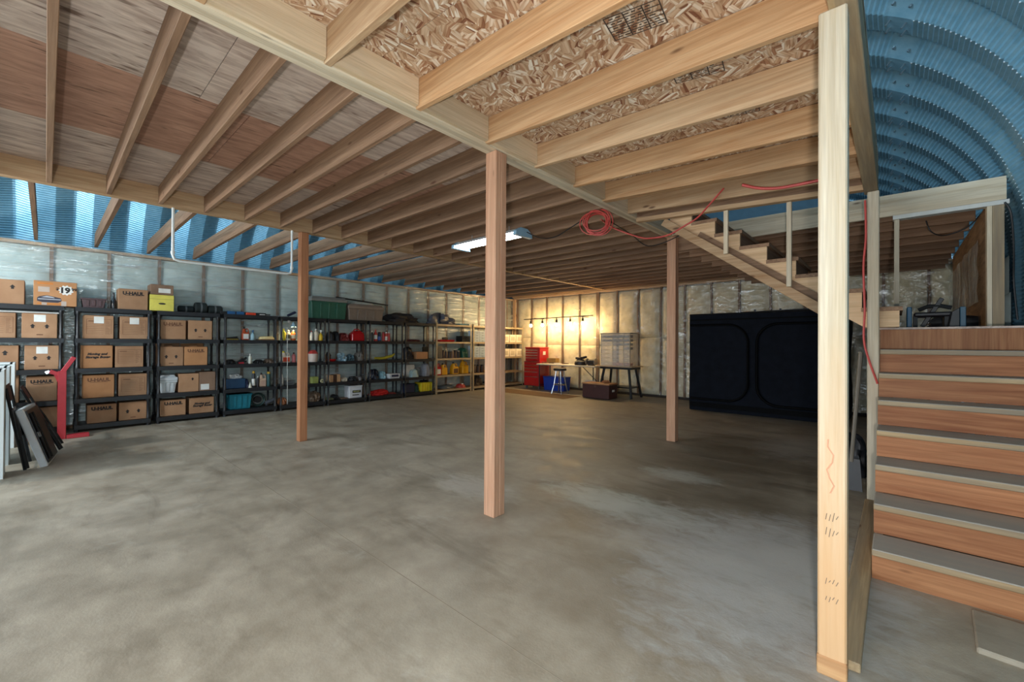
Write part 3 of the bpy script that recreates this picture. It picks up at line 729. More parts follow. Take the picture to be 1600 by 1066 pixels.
units = [(-.78, .17, 'black plastic shelving unit cut off by the left edge of the view'),
 (.28, 1.11, 'black plastic shelving unit of cartons, second from the left end'),
 (1.18, 2.01, 'black plastic shelving unit with a white bin among cartons, third from the left'),
 (2.07, 2.93, 'black plastic shelving unit with a teal tote on its lowest shelf'),
 (2.98, 3.85, 'black plastic shelving unit of bottles half behind the brown post'),
 (3.88, 4.75, 'black plastic shelving unit with a white lettered pail at the bottom'),
 (4.80, 5.68, 'black plastic shelving unit with red cloth on its lowest shelf'),
 (5.72, 6.58, 'last black plastic shelving unit before the tan metal shelves')]
for u in units: black_unit(*u)
def tan_unit(y0, y1, label):
    t = thing('shelving_unit', label, 'shelf', (XF-DEP/2, (y0+y1)/2, 0), 0, 'tan metal shelving in the far left corner')
    w = (y1-y0)/2; d = DEP/2
    for z in LV:
        MB().box(-d+.01, d-.01, -w+.01, w-.01, z-.014, z-.001).build('shelf_board', plain('fibreboard', (150, 124, 92), .7), t)
        f = MB()
        for xx in (-d, d-.004): f.box(xx, xx+.004, -w+.04, w-.04, z-.045, z-.0005)
        f.build('shelf_beam', TANM, t)
    for sx in (-1, 1):
        for sy in (-1, 1):
            m = MB(); x, y_ = sx*d, sy*w
            m.box(min(x, x-sx*.004), max(x, x-sx*.004), min(y_, y_-sy*.045), max(y_, y_-sy*.045), 0, 1.83)
            m.box(min(x, x-sx*.035), max(x, x-sx*.035), min(y_, y_-sy*.004), max(y_, y_-sy*.004), 0, 1.83)
            m.build('upright', TANM, t)
tan_unit(6.63, 7.84, 'tan metal shelving unit with yellow and red jugs')
tan_unit(7.89, 10.0, 'tan metal shelving unit of white bins in the far corner')

# ---------------------------------------------------------------- shelf goods
def span(px0, px1, X): return onX(px0, 560, X).y, onX(px1, 560, X).y
def zat(px, py, X): return onX(px, py, X).z
def place(px0, px1, L, X):
    y0, y1 = span(px0, px1, X); z = L if isinstance(L, float) else LV[L]
    return (y0+y1)/2, y1-y0, z+.001
def arrow(mb, x, y, z, s):
    mb.add([(x, y-.5*s, z), (x, y, z+.6*s), (x, y+.5*s, z), (x, y+.24*s, z), (x, y+.24*s, z-.5*s), (x, y-.24*s, z-.5*s), (x, y-.24*s, z)], [(0, 2, 1), (3, 6, 5, 4)])
HAUL = 'U-HAUL'
def carton(px0, px1, ytop, L, kind, label, X=-8.66, dep=.31, mat=None, group=None, extra=()):
    yc, w, z = place(px0, px1, L, X); h = zat((px0+px1)/2, ytop, X)-z
    if isinstance(L, int) and L < 4: h = min(h, LV[L+1]-.066-z)
    t = thing('cardboard_box', label, 'box', (X-dep/2, yc, z), 0, group)
    d = dep/2; hw = w/2; mat = mat or CARD
    MB().box(-d, d, -hw, hw, 0, h).build('body', mat, t, bev=.004)
    MB().box(-d+.004, d-.004, -.0015, .0015, h, h+.0012).build('flap_seam', INK_B, t)
    x = d+.0012; m = MB()
    if kind == 'arrows':
        for s in (-1, 1): arrow(m, x, s*w*.2, h*.48, w*.16)
        m.build('printed_arrow', INK, t)
        m = MB(); m.box(d, x, -.03, .03, h*.12, h*.16); m.build('printed_mark', INK_B, t)
    elif kind == 'arrow1':
        arrow(m, x, w*.18, h*.7, w*.16); m.build('printed_arrow', INK, t)
    elif kind == 'haul':
        text_on(m, HAUL, w*.20, x, 0, h*.78, .004); m.box(d, x, -w*.28, w*.28, h*.68, h*.70); m.build('lettering', INK, t)
    elif kind == 'haulbrown':
        text_on(m, HAUL, w*.20, x, 0, h*.78, .004); m.box(d, x, -w*.28, w*.28, h*.68, h*.70); m.build('lettering', INK_B, t)
    elif kind == 'moving':
        text_on(m, 'Moving and', w*.135, x, 0, h*.62, .003, .25); text_on(m, 'Storage Boxes', w*.135, x, w*.02, h*.48, .003, .25)
        m.build('lettering', INK, t)
    elif kind == 'list':
        a, b = -hw*.8, hw*.82
        for k in range(8):
            zz = h*(.2+.075*k); m.box(d, x, a, hw*.3, zz, zz+.003)
        m.box(d, x, a-.004, a, h*.2, h*.83); m.box(d, x, hw*.34, hw*.345, h*.2, h*.83)
        for k in range(13): m.box(d, x, hw*.42, hw*.42+random.uniform(.15, .36)*hw, h*(.2+.047*k), h*(.2+.047*k)+.004)
        m.box(d, x, b, b+.004, h*.2, h*.83); m.box(d, x, a, b, h*.83, h*.83+.004)
        m.box(d, x, -hw*.7, -hw*.2, h*.74, h*.77); stuff(m.build('printed_form', INK_B, t))
    for e in extra:
        m = MB()
        if e == 'label': m.box(d, x+.001, -.05*w/.3, .05*w/.3, h*.66, h*.95); m.build('paper_label', PAPER, t)
        elif e == 'label_low': m.box(d, x+.001, -w*.42, w*.1, h*.06, h*.36); m.build('paper_label', PAPER, t)
        elif e == 'flaps':
            m.hexa([(-d, -hw, h), (-d+.01, -hw, h), (-d+.01, hw, h), (-d, hw, h), (-d-.01, -hw, h+.05), (-d, -hw, h+.05), (-d, hw, h+.06), (-d-.01, hw, h+.06)])
            m.hexa([(d-.004, -hw*.6, h), (d, -hw*.6, h), (d, hw*.1, h), (d-.004, hw*.1, h), (d-.09, -hw*.5, h+.035), (d-.086, -hw*.5, h+.035), (d-.086, hw*.1, h+.04), (d-.09, hw*.1, h+.04)])
            m.build('open_flap', mat, t)
    return t
# --- unit 1
carton(-24, 37, 436, 4, 'arrow1', 'carton with one arrow at the left edge on top of the shelves')
bx = carton(51, 119, 440, 4, '', 'wide carton printed with a car and a $19.99 price burst on top shelf', mat=CARD_O)
yc, w, z = place(51, 119, 4, -8.66); d = .155; hw = w/2
h = zat(85, 440, -8.66)-z
m = MB(); n = 22
m.add([(d+.0012, w*.24+math.cos(2*math.pi*k/n)*w*(.19 if k % 2 else .15), h*.66+math.sin(2*math.pi*k/n)*h*(.22 if k % 2 else .17)) for k in range(n)], [tuple(range(n))]); m.build('price_burst', PAPER, bx)
m = MB(); text_on(m, '$', .05, d+.0022, w*.24-.085, h*.70, .002); text_on(m, '19', .105, d+.0022, w*.24-.012, h*.65, .005); text_on(m, '99', .052, d+.0022, w*.24+.078, h*.70, .002); m.build('price_lettering', INK, bx)
m = MB(); m.add([(d+.0012, y*w, q*h) for y, q in ((-.42, .18), (-.42, .30), (-.38, .36), (-.20, .42), (.0, .36), (.12, .32), (.14, .2), (.05, .13), (-.3, .13))], [tuple(range(9))]); m.build('printed_car', plain('print_navy', (62, 60, 70), .7), bx)
m = MB(); m.add([(d+.002, y*w, q*h) for y, q in ((-.33, .33), (-.20, .40), (-.05, .35), (-.02, .31))], [(0, 1, 2, 3)]); m.add([(d+.002, y*w, q*h) for y, q in ((-.40, .24), (.12, .24), (.12, .27), (-.40, .28))], [(0, 1, 2, 3)]); m.build('printed_glass', plain('print_grey', (176, 178, 186), .6), bx)
m = MB(); m.box(d, d+.0012, -w*.42, w*.2, h*.04, h*.10); m.box(d, d+.0012, -w*.42, -w*.06, h*.86, h*.93); m.build('printed_band', plain('print_orange', (206, 128, 58), .7), bx)
for q0, q1, q2, q3 in ((-.40, -.14, .55, .76), (-.32, -.2, .02, .12), (.13, .25, 0, .2)): MB().box(d, d+.0014, q0*w, q1*w, q2*h, q3*h).build('paper_label', plain('print_pale', (190, 172, 158), .7), bx)
carton(-32, 24, 488, 3, 'list', 'carton with printed form cut off at left edge, upper shelf')
carton(33, 89, 490, 3, 'arrows', 'two-arrow carton with white label on the second shelf down, leftmost unit', extra=('label',))
carton(-40, 29, 540, 2, 'arrow1', 'one-arrow carton at the left edge, middle shelf')
carton(38, 92, 540, 2, 'arrows', 'two-arrow carton on the middle shelf of the leftmost unit', extra=('label',))
carton(-40, 30, 588, 1, '', 'plain carton behind the folding chairs on the second lowest shelf')
carton(41, 90, 588, 1, 'haul', 'lettered carton behind the red engine stand')
carton(60, 96, 636, 0, '', 'plain carton low behind the folded chairs')
mb = MB().box(0, .10, -.42, .42, 0, .022)
yc = onX(40, 486, -8.64).y
tag(MB().box(0, .10, -.30, .50, 0, .02).build('white_board', WHITE, None, (-8.80, yc-.15, LV[3]+.001+max(.30, zat(60, 490, -8.66)-LV[3]-.0)+.006)), 'thin white board lying on cartons below the top left shelf', 'board')
# --- unit 2
carton(184, 230, 452, 4, 'haul', 'lettered carton standing on the top shelf beside the yellow box')
carton(130, 177, 493, 3, 'list', 'carton with printed form and label, left on the upper shelf of second unit', extra=('label',))
carton(187, 231, 495, 3, 'list', 'carton with printed form and label, right on the upper shelf of second unit', extra=('label',))
carton(127, 176, 540, 2, 'moving', 'orange-brown moving carton on the middle shelf of the second unit', mat=CARD_O)
carton(180, 224, 541, 2, 'list', 'carton with printed form right of the orange-brown moving carton')
carton(130, 179, 586, 1, 'haulbrown', 'carton with torn brown lettering on second unit, second lowest shelf', mat=CARD_O)
carton(186, 230, 584, 1, 'list', 'carton with printed form on second unit, second lowest shelf')
carton(137, 183, 632, 0, 'haul', 'black-lettered carton at the bottom of the second unit')
carton(187, 230, 628, 0, 'arrows', 'two-arrow carton at the bottom of the second unit')
# --- unit 3
carton(249, 290, 500, 3, 'haulbrown', 'brown-lettered carton on the upper shelf of the third unit')
carton(294, 331, 501, 3, 'arrows', 'two-arrow carton on the upper shelf of the third unit')
carton(248, 286.5, 542, 2, 'arrows', 'two-arrow carton with lifted flaps on the middle shelf, third unit', extra=('flaps',))
carton(288, 324, 542, 2, 'haulbrown', 'open carton with raised flap on the middle shelf, third unit', extra=('flaps',), mat=CARD_O)
carton(280, 311, 584, 1, 'arrow1', 'small carton beside the white bin on the third unit')
carton(312, 337, 581, 1, '', 'carton with white shipping label beside a small carton, third unit', extra=('label_low',), mat=CARD_D)
carton(252, 291, 625, 0, 'haul', 'black-lettered carton at the bottom of the third unit')
carton(297, 335, 621, 0, 'moving', 'moving carton at the bottom of the third unit')

# --- generic goods
def solo(mb, name, mat, label, cat, loc, rz=0, smooth=None, bev=0, group=None):
    return tag(mb.build(name, mat, None, loc, rz, smooth, bev), label, cat, group)
def tote(px0, px1, ytop, L, cbody, clid, label, X=-8.66, dep=.32, name='storage_tote', lid=True, cat='tote'):
    yc, w, z = place(px0, px1, L, X); h = zat((px0+px1)/2, ytop, X)-z
    t = thing(name, label, cat, (X-dep/2, yc, z)); d = dep/2; hw = w/2; tp = .035
    hb = h-(.10 if lid else 0)
    m = MB(); m.frus(-d+tp, d-tp, -hw+tp, hw-tp, 0, hb, tp-.014)
    m.box(-d+.004, d-.004, -hw+.004, hw-.004, hb-.022, hb)
    for s in (-.45, 0, .45): m.hexa([(d-tp, s*hw-.02, .02), (d-tp+.008, s*hw-.02, .02), (d-tp+.008, s*hw+.02, .02), (d-tp, s*hw+.02, .02), (d-.014, s*hw-.02, hb-.03), (d-.006, s*hw-.02, hb-.03), (d-.006, s*hw+.02, hb-.03), (d-.014, s*hw+.02, hb-.03)])
    m.build('body', cbody, t, bev=.006)
    if lid:
        m = MB(); m.box(-d, d, -hw, hw, hb+.001, hb+.06); m.frus(-d+.02, d-.02, -hw+.02, hw-.02, hb+.06, h, -.02); m.build('lid', clid, t, bev=.008)
    for s in (-1, 1): MB().box(-.05, .05, s*(hw-.004)-.008, s*(hw-.004)+.008, hb-.05, hb-.012).build('handle', clid, t)
    return t
tote(124, 167, 466, 4, P(92, 72, 74), None, 'open mauve-brown plastic tub on the top shelf', lid=False, name='plastic_tub', cat='tub')
tote(248, 278.5, 586, 1, P(206, 212, 214), P(190, 198, 202), 'white lidded bin among the cartons of the third unit', cat='bin', name='storage_bin')
tote(358, 396, 616, 0, P(24, 118, 136), P(30, 130, 148), 'open teal tote on the floor-level shelf', lid=False)
tote(485.5, 542.5, 464, 4, P(44, 92, 74), P(130, 130, 126), 'green tote with grey lid on the top shelf by the brown post')
tote(544, 600, 476, 4, P(128, 114, 102), P(142, 126, 112), 'taupe tote on the top shelf beside the green one')
yb = carton(233, 271, 461, 4, '', 'bright yellow carton with handle hole on the top shelf', mat=P(222, 210, 96, rough=.7))
yc, w, z = place(233, 271, 4, -8.66); h = zat(252, 461, -8.66)-z
m = MB(); m.lathe([(.03, 0), (.03, .002)], (0, 0, 0), 12); m.v = [(.155+v[2], v[1]*1.5, h*.45+v[0]*.45) for v in m.v]; m.build('handle_hole', INK, yb)
MB().box(-.157, .1575, -w/2-.002, w/2+.002, h*.72, h*.74).build('lid_edge', P(170, 158, 66), yb)
gb = carton(234, 270, 445, z+h+.003, '', 'flat grey-brown carton with white label on top of the yellow box', mat=CARD_D)
m = MB(); m.box(.155, .1565, -w*.15, w*.35, .03, .10); m.build('paper_label', PAPER, gb)
solo(MB().lathe([(.03, 0), (.034, .02), (.034, .12), (.012, .17), (.012, .24), (.015, .25)]), 'dark_bottle', P(36, 40, 44, rough=.25), 'slim black bottle beside the lettered carton on the top shelf', 'bottle', (-8.78, onX(177.5, 470, -8.78).y, LV[4]+.001))

def blobm(w, d, h, seed, rough=.35, nu=28, nv=12, flat=.55):
    mb = MB(); mb.sm = True; vs = []
    for j in range(nv+1):
        v = j/nv; ph = v*math.pi/2*1.0
        for i in range(nu):
            a = 2*math.pi*i/nu
            cx, sx = math.cos(a), math.sin(a)
            e = .75
            x = math.copysign(abs(cx)**e, cx); y_ = math.copysign(abs(sx)**e, sx)
            rr = math.cos(ph)**flat; zz = math.sin(ph)
            q = 1-rough*.35+rough*.9*noise.noise(Vector((x*1.8+seed, y_*2.6, zz*2+seed)))+rough*.6*noise.noise(Vector((x*4+seed, y_*6, zz*4)))+rough*.35*noise.noise(Vector((x*9, y_*13+seed, zz*8)))
            vs.append((x*rr*d/2*min(q, 1.0), y_*rr*w/2*min(q, 1.0), max(0, zz*h*(.6+.4*min(q, 1.3)/1.15) if j else 0)))
    fs = [(j*nu+i, j*nu+(i+1) % nu, (j+1)*nu+(i+1) % nu, (j+1)*nu+i) for j in range(nv) for i in range(nu)]
    fs.append(tuple(reversed(range(nu)))); fs.append(tuple(nv*nu+i for i in range(nu)))
    mb.add(vs, fs); return mb
def bag(px0, px1, ytop, L, mat, name, label, cat, X=-8.70, dep=.30, seed=1, rough=.35, parts=None):
    yc, w, z = place(px0, px1, L, X); h = max(.03, zat((px0+px1)/2, ytop, X)-z)
    if isinstance(L, int) and L < 4: h = min(h, LV[L+1]-.08-z)
    return solo(blobm(w, dep, h, seed*3.7, rough), name, mat, label, cat, (X-dep/2, yc, z))
def bottle(px0, px1, ytop, L, mat, cap, label, kind='round', X=-8.70, dx=0, name='bottle', band=None):
    X -= dx
    yc, w, z = place(px0, px1, L, X); h = max(.06, zat((px0+px1)/2, ytop, X)-z)
    if isinstance(L, int) and L < 4: h = min(h, LV[L+1]-.07-z)
    r = w/2; t = thing(name, label, 'bottle', (X-r, yc, z))
    if kind == 'round':
        MB().lathe([(r*.9, 0), (r, .01), (r, h*.62), (r*.85, h*.72), (r*.36, h*.84), (r*.36, h*.88)], n=14).build('body', mat, t)
        MB().lathe([(r*.44, h*.88), (r*.44, h*.99), (r*.38, h)], n=12).build('cap', cap, t)
        if band: MB().lathe([(r*1.01, h*.18), (r*1.015, h*.2), (r*1.015, h*.52), (r*1.01, h*.54)], n=14).build('paper_label', band, t)
    elif kind == 'can':
        MB().lathe([(r*.96, 0), (r, .008), (r, h*.80), (r*.8, h*.86)], n=14).build('body', mat, t)
        MB().lathe([(r*.82, h*.86), (r*.82, h*.97), (r*.7, h)], n=12).build('cap', cap, t)
        if band: MB().lathe([(r*1.01, h*.1), (r*1.015, h*.12), (r*1.015, h*.5), (r*1.01, h*.52)], n=14).build('paper_label', band, t)
    elif kind == 'spray':
        MB().lathe([(r*.9, 0), (r, .01), (r, h*.45), (r*.7, h*.6), (r*.3, h*.72), (r*.3, h*.76)], n=14).build('body', mat, t)
        m = MB(); m.box(-r*.5, r*.9, -r*.3, r*.3, h*.84, h); m.box(-r*.3, r*.3, -r*.28, r*.28, h*.76, h*.84); m.bar((r*.7, 0, h*.84), (r*.45, 0, h*.68), r*.25, r*.2); m.build('trigger_head', cap, t, bev=.003)
        if band: MB().lathe([(r*1.01, h*.1), (r*1.015, h*.12), (r*1.015, h*.4), (r*1.01, h*.42)], n=14).build('paper_label', band, t)
    elif kind == 'jug':
        dd = r*.75
        m = MB(); m.hexa([(-dd, -r, 0), (dd, -r, 0), (dd, r, 0), (-dd, r, 0), (-dd, -r, h*.55), (dd, -r, h*.55), (dd, r, h*.62), (-dd, r, h*.62)])
        m.hexa([(-dd*.9, -r*.98, h*.55), (dd*.9, -r*.98, h*.55), (dd*.9, r*.1, h*.58), (-dd*.9, r*.1, h*.58), (-dd*.5, -r*.65, h*.88), (dd*.5, -r*.65, h*.88), (dd*.5, -r*.1, h*.88), (-dd*.5, -r*.1, h*.88)])
        m.build('body', mat, t, bev=min(.012, r*.2))
        MB().tube([(0, -r*.1, h*.80), (0, r*.5, h*.86), (0, r*.85, h*.76), (0, r*.88, h*.58)], r*.16, 8).build('handle', mat, t)
        MB().lathe([(r*.26, h*.88), (r*.26, h*.99), (r*.2, h)], (0, -r*.38, 0), 10).build('cap', cap, t)
        if band: MB().box(dd, dd+.002, -r*.75, r*.75, h*.08, h*.46).build('paper_label', band, t)
    return t
def solidbox(px0, px1, ytop, L, mat, name, label, cat, X=-8.70, dep=.24, rz=0, bev=.006, h=None):
    yc, w, z = place(px0, px1, L, X); h = h or max(.02, zat((px0+px1)/2, ytop, X)-z)
    if isinstance(L, int) and L < 4: h = min(h, LV[L+1]-.07-z)
    return solo(MB().box(-dep/2, dep/2, -w/2, w/2, 0, h), name, mat, label, cat, (X-dep/2, yc, z), rz, bev=bev)
DG = P(22, 32, 32, rough=.8); BK = P(20, 20, 22, rough=.6); NAVY = P(24, 34, 62, rough=.6); GREYP = P(120, 124, 126); 
for i, (a, b, yt) in enumerate(((280, 305, 477), (306, 326, 472), (327, 350, 477))):
    yc, w, z = place(a, b, 4, -8.70); h = zat((a+b)/2, yt, -8.70)-z
    t = thing('rolled_mat', ['left', 'middle', 'right'][i]+' of three dark green rolled mats on top of the third unit', 'mat', (-8.86, yc, z), 0, 'rolled mats on the top shelf')
    r = h/2; m = MB(); m.tube([(0, -w/2+.002, r), (0, -w/2+.02, r), (0, w/2-.02, r), (0, w/2-.002, r)], [r*.8, r, r, r*.8], 14); m.build('roll', DG, t)
    MB().tube([(0, -.012, r), (0, .012, r)], r*1.02, 14).build('strap', P(96, 102, 104), t)
t = thing('spirit_level', 'long black tool bar with blue sleeves lying on top of the fourth unit', 'tool', (-8.72, onX(381, 486, -8.72).y, LV[4]+.001))
MB().box(-.02, .02, -.36, .36, 0, .05).build('bar', BK, t, bev=.005)
for y in (-.20, -.06): MB().box(-.024, .024, y-.06, y+.06, -.0, .056).build('sleeve', P(34, 92, 142), t)
t = thing('pruning_saw', 'slim tool with an orange-red sheath on top of the fourth unit', 'tool', (-8.665, onX(398, 489, -8.66).y, LV[4]+.001))
MB().box(-.015, .015, -.14, .02, .0, .045).build('sheath', P(222, 66, 32), t, bev=.006)
MB().box(-.006, .006, .02, .26, .008, .03).build('blade', P(40, 40, 44), t); MB().box(-.007, .007, .08, .17, .012, .026).build('marking', PAPER, t)
m = MB(); m.bar((0, -.08, 0.02), (0, .07, .10), .06, .045); solo(m, 'blue_shoe', NAVY, 'dark blue wedge leaning on the top shelf left of the brown post', 'shoe', (-8.72, onX(456, 488, -8.72).y, LV[4]+.006), bev=.012)
# unit 4
solidbox(353, 372, 526, 3, P(190, 160, 60), 'yellow_strip', 'yellow strip under black hand tools on the fourth unit', 'tool', h=.018, dep=.06)
m = MB(); m.bar((0, -.10, .025), (0, .08, .05), .03, .03); m.bar((-.02, -.06, .03), (-.02, .10, .02), .02, .025); solo(m, 'hand_tool', BK, 'black hand tools lying on the upper shelf of the fourth unit', 'tool', (-8.85, onX(363, 520, -8.85).y, LV[3]+.001))
bottle(379, 390, 511, 3, P(176, 72, 32), BK, 'orange jug with dark cap on the upper shelf, fourth unit', 'jug', name='orange_jug', band=PAPER)
bottle(392, 399, 516, 3, P(150, 186, 198), P(60, 110, 150), 'pale blue bottle beside the orange jug', 'spray')
yc, w, z = place(406, 432, 3, -8.66)
t = thing('cushion', 'cream oval cushion on a flat carton, upper shelf of the fourth unit', 'cushion', (-8.78, yc, z))
m = blobm(w*.98, .2, .055, 5, .06, 24, 8, .4); m.v = [(v[0], v[1], v[2]+.02) for v in m.v]; m.build('pad', P(226, 204, 148, rough=.8), t); MB().box(-.1, .1, -w/2, w/2, 0, .02).build('base', P(142, 108, 70), t)
bag(356, 371, 562, 2, BK, 'dark_pouch', 'small dark pouch at the left of the middle shelf, fourth unit', 'pouch', seed=2)
yc, w, z = place(373, 388, 2, -8.70); t = thing('bar_clamp', 'black and red clamp on the middle shelf, fourth unit', 'tool', (-8.8, yc, z))
m = MB(); m.bar((0, -w/2, .02), (0, w*.1, .09), .025, .03); m.bar((0, w*.1, .05), (0, w/2, .11), .025, .03); m.bar((0, -w*.45, .03), (0, w*.5, .035), .03, .03); m.build('jaw', BK, t); MB().box(.0, .05, -.06, .02, 0.0, .03).build('grip', P(170, 34, 46), t)
bottle(389, 394, 553, 2, P(206, 206, 192), PAPER, 'slim clear bottle on the middle shelf, fourth unit', 'round')
bag(400, 415, 562, 2, BK, 'black_glove', 'black gloves left of brown tools on the middle shelf, fourth unit', 'glove', seed=4)
bag(416, 431, 561, 2, P(90, 72, 58), 'brown_pouch', 'brown tool pouch at the right of the middle shelf, fourth unit', 'pouch', seed=6)
solidbox(354, 384, 592, 1, P(30, 66, 98), 'blue_bin', 'blue bin holding a clear bag on the fourth unit', 'bin', X=-8.72)
yc, w, z = place(357, 383, 1, -8.72); hb = zat(369, 592, -8.72)-z
solo(blobm(w*.9, .22, .09, 8, .4), 'plastic_bag', clear_mat('clear_bag', (.8, .86, .88), .55), 'crumpled clear bag on the blue bin', 'bag', (-8.84, yc, z+hb+.001))
bag(385, 390, 592, 1, NAVY, 'navy_cloth', 'folded navy cloth beside the blue bin', 'cloth', seed=3, X=-8.68, dep=.2)
solo(MB().lathe([(.03, 0), (.026, .015), (.004, .10)]), 'white_cone', P(220, 216, 196), 'small cream funnel on the second lowest shelf, fourth unit', 'funnel', (-8.69, onX(391, 600, -8.69).y, LV[1]+.001))
bottle(394.5, 400, 580, 1, P(40, 46, 52), P(190, 150, 40), 'black spray can with yellow cap, fourth unit', 'can', band=PAPER)
bottle(402, 405.5, 588, 1, P(38, 34, 40), PAPER, 'slim dark bottle left of the beige jug', 'round')
bottle(406.5, 417.5, 583, 1, P(206, 176, 150), P(60, 40, 36), 'beige rectangular jug with dark print, fourth unit', 'jug', name='beige_jug', band=P(196, 160, 140))
bottle(418, 424, 581, 1, P(28, 72, 74), P(198, 160, 40), 'green bottle with yellow cap right of the beige jug', 'can')
t = thing('garden_hose', 'dark green rolled hose beside the teal tote', 'hose', (-8.80, onX(402, 635, -8.80).y, LV[0]+.001))
m = MB(); m.tube([(.04*math.sin(a*.1), .11*math.cos(a), .13+.11*math.sin(a)) for a in [2*math.pi*i/20 for i in range(41)]], .018, 7); m.build('coil', P(26, 52, 48, rough=.5), t); MB().tube([(-.04, 0, .13), (.03, 0, .13)], .06, 12).build('reel', BK, t)
t = thing('leaf_blower_tube', 'grey nozzle tube lying on the bottom shelf, fourth unit', 'tube', (-8.72, onX(422, 636, -8.72).y, LV[0]+.001))
MB().tube([(0, -.08, .05), (0, .10, .13)], [.045, .028], 12).build('tube', P(74, 78, 86), t); MB().box(-.06, .06, -.08, .1, 0, .012).build('base', BK, t)
# unit 5
Y = P(222, 206, 40); O = P(216, 108, 48); CRM = P(228, 216, 190)
bottle(441, 447, 514, 3, Y, Y, 'yellow bottle at the left of the bottle shelf', 'round')
bottle(448, 455, 516, 3, CRM, PAPER, 'cream bottle with dark label beside the yellow bottle', 'round', band=P(80, 70, 50))
bottle(455.5, 463, 516, 3, O, CRM, 'orange bottle next to the brown post on the upper bottle shelf', 'round', band=CRM)
q_ = onX(456, 505, -8.70)
t = thing('clamp_lamp', 'small clamp lamp with pale blue shade clipped under the top shelf by the brown post', 'light', (-8.70, q_.y, LV[4]-.064))
MB().box(-.02, .02, -.075, -.035, -.045, -.001).build('clamp', P(210, 212, 214), t, bev=.004)
MB().tube([(0, -.05, -.045), (0, -.03, -.07), (0, .02, -.045)], .006, 6).build('neck', P(210, 212, 214), t)
m = MB(); m.lathe([(.018, -.03), (.024, -.05), (.060, -.125), (.058, -.125), (.022, -.052), (.016, -.034)], (0, .03, 0), 16); m.build('shade', P(150, 186, 204), t)
MB().lathe([(.006, -.06), (.022, -.085), (.022, -.10), (.006, -.118)], (0, .03, 0), 12).build('bulb', emit('clamp_bulb', (1.0, .74, .36), 260.0), t)
bottle(485, 490, 517, 3, PAPER, P(190, 80, 70), 'white bottle with pinkish cap right of the brown post', 'round')
bottle(491, 498.5, 514, 3, P(226, 212, 190), PAPER, 'tall cream bottle right of the brown post', 'round')
bottle(499, 505, 516, 3, P(226, 186, 40), PAPER, 'white-capped yellow spray bottle on the upper bottle shelf', 'spray')
t = bottle(441, 455, 549, 2, P(226, 214, 196), Y, 'white jug with red label and yellow cap, left on fifth unit', 'jug', band=P(214, 78, 50), name='white_jug')
bottle(457, 463, 551, 2, P(196, 110, 110), BK, 'pinkish bottle against the brown post', 'round')
yc, w, z = place(484, 499, 2, -8.68); t = thing('pail', 'white pail with red rim full of rags, right of the brown post', 'pail', (-8.76, yc, z))
r = w/2; h = .16
MB().lathe([(r*.86, 0), (r*.97, h), (r, h), (r, h+.015), (r*.9, h+.015)], n=18).build('bucket', P(226, 206, 192), t); m = blobm(w*.9, w*.9, .08, 3, .4); m.v = [(a, b, c+h) for a, b, c in m.v]; m.build('rags', P(206, 74, 66), t); MB().tube([(r*math.cos(a), r*math.sin(a), h+.01) for a in [2*math.pi*i/18 for i in range(19)]], .006, 5).build('rim', P(200, 50, 50), t)
bottle(440, 444, 586, 1, PAPER, PAPER, 'small white bottle beside the muffin tray', 'round')
yc, w, z = place(445, 462, 1, -8.68); t = thing('metal_tray', 'stacked metal trays left of the brown post, second lowest shelf', 'tray', (-8.79, yc, z))
for k in range(3): MB().frus(-.09, .09, -w/2+.02, w/2-.02, .03*k, .03*k+.024, .012).build('tray', GREYP, t, bev=.003)
solidbox(488, 498, 589, 1, P(150, 158, 84), 'tea_box', 'yellow-green printed box right of the brown post', 'box', dep=.12)
t = thing('tape_roll', 'roll of pale tape on the second lowest shelf right of the brown post', 'tape', (-8.68, onX(503.5, 597, -8.68).y, LV[1]+.001))
m = MB(); m.tube([(0, .028*math.cos(a), .042+.028*math.sin(a)) for a in [2*math.pi*i/16 for i in range(17)]], .013, 8); m.build('roll', P(196, 190, 150), t)
bag(439, 452, 622, 0, P(172, 112, 74), 'paper_sack', 'orange-brown crumpled sack at the bottom of the fifth unit', 'bag', seed=9)
bag(487, 505, 611, 0, P(112, 92, 74), 'canvas_bag', 'brown canvas bag on the bottom shelf right of the brown post', 'bag', seed=12, rough=.45)
cord('pull_string', 'thin white string hanging in front of the bottle shelves', [onX(449, 512, -8.57), onX(449, 560, -8.57), onX(449, 632, -8.57)], .004, PAPER)
# unit 6
bag(516, 524, 517, 3, BK, 'black_boot', 'left black boot on the upper shelf of the sixth unit', 'boot', seed=2, rough=.2); bag(524.5, 532, 517, 3, BK, 'black_boot', 'right black boot on the upper shelf of the sixth unit', 'boot', seed=3, rough=.2)
bag(533, 549, 520, 3, P(128, 42, 40), 'red_bundle', 'red and black strap bundle beside the black boots', 'bundle', seed=5, rough=.5)
yc, w, z = place(550.5, 570, 3, -8.68); t = thing('fuel_can', 'red plastic fuel can on the upper shelf of the sixth unit', 'can', (-8.79, yc, z)); hw = w/2; h = .22
m = MB(); m.frus(-.10, .10, -hw, hw, 0, h*.7, -.006); m.hexa([(-.094, -hw+.006, h*.7), (.094, -hw+.006, h*.7), (.094, hw-.006, h*.7), (-.094, hw-.006, h*.7), (-.05, -hw*.5, h), (.05, -hw*.5, h), (.05, hw*.6, h), (-.05, hw*.6, h)]); m.build('body', RED, t, bev=.012)
MB().tube([(0, -hw*.45, h), (0, -hw*.3, h+.035), (0, hw*.3, h+.035), (0, hw*.5, h)], .012, 8).build('handle', RED, t); MB().tube([(0, hw*.7, h*.85), (0, hw*.98, h*1.05)], [.02, .012], 10).build('spout', BK, t)
yc, w, z = place(515, 522, 2, -8.70); t = thing('birdhouse', 'small dark brown birdhouse on the middle shelf of the sixth unit', 'birdhouse', (-8.88, yc, z)); hw = w/2
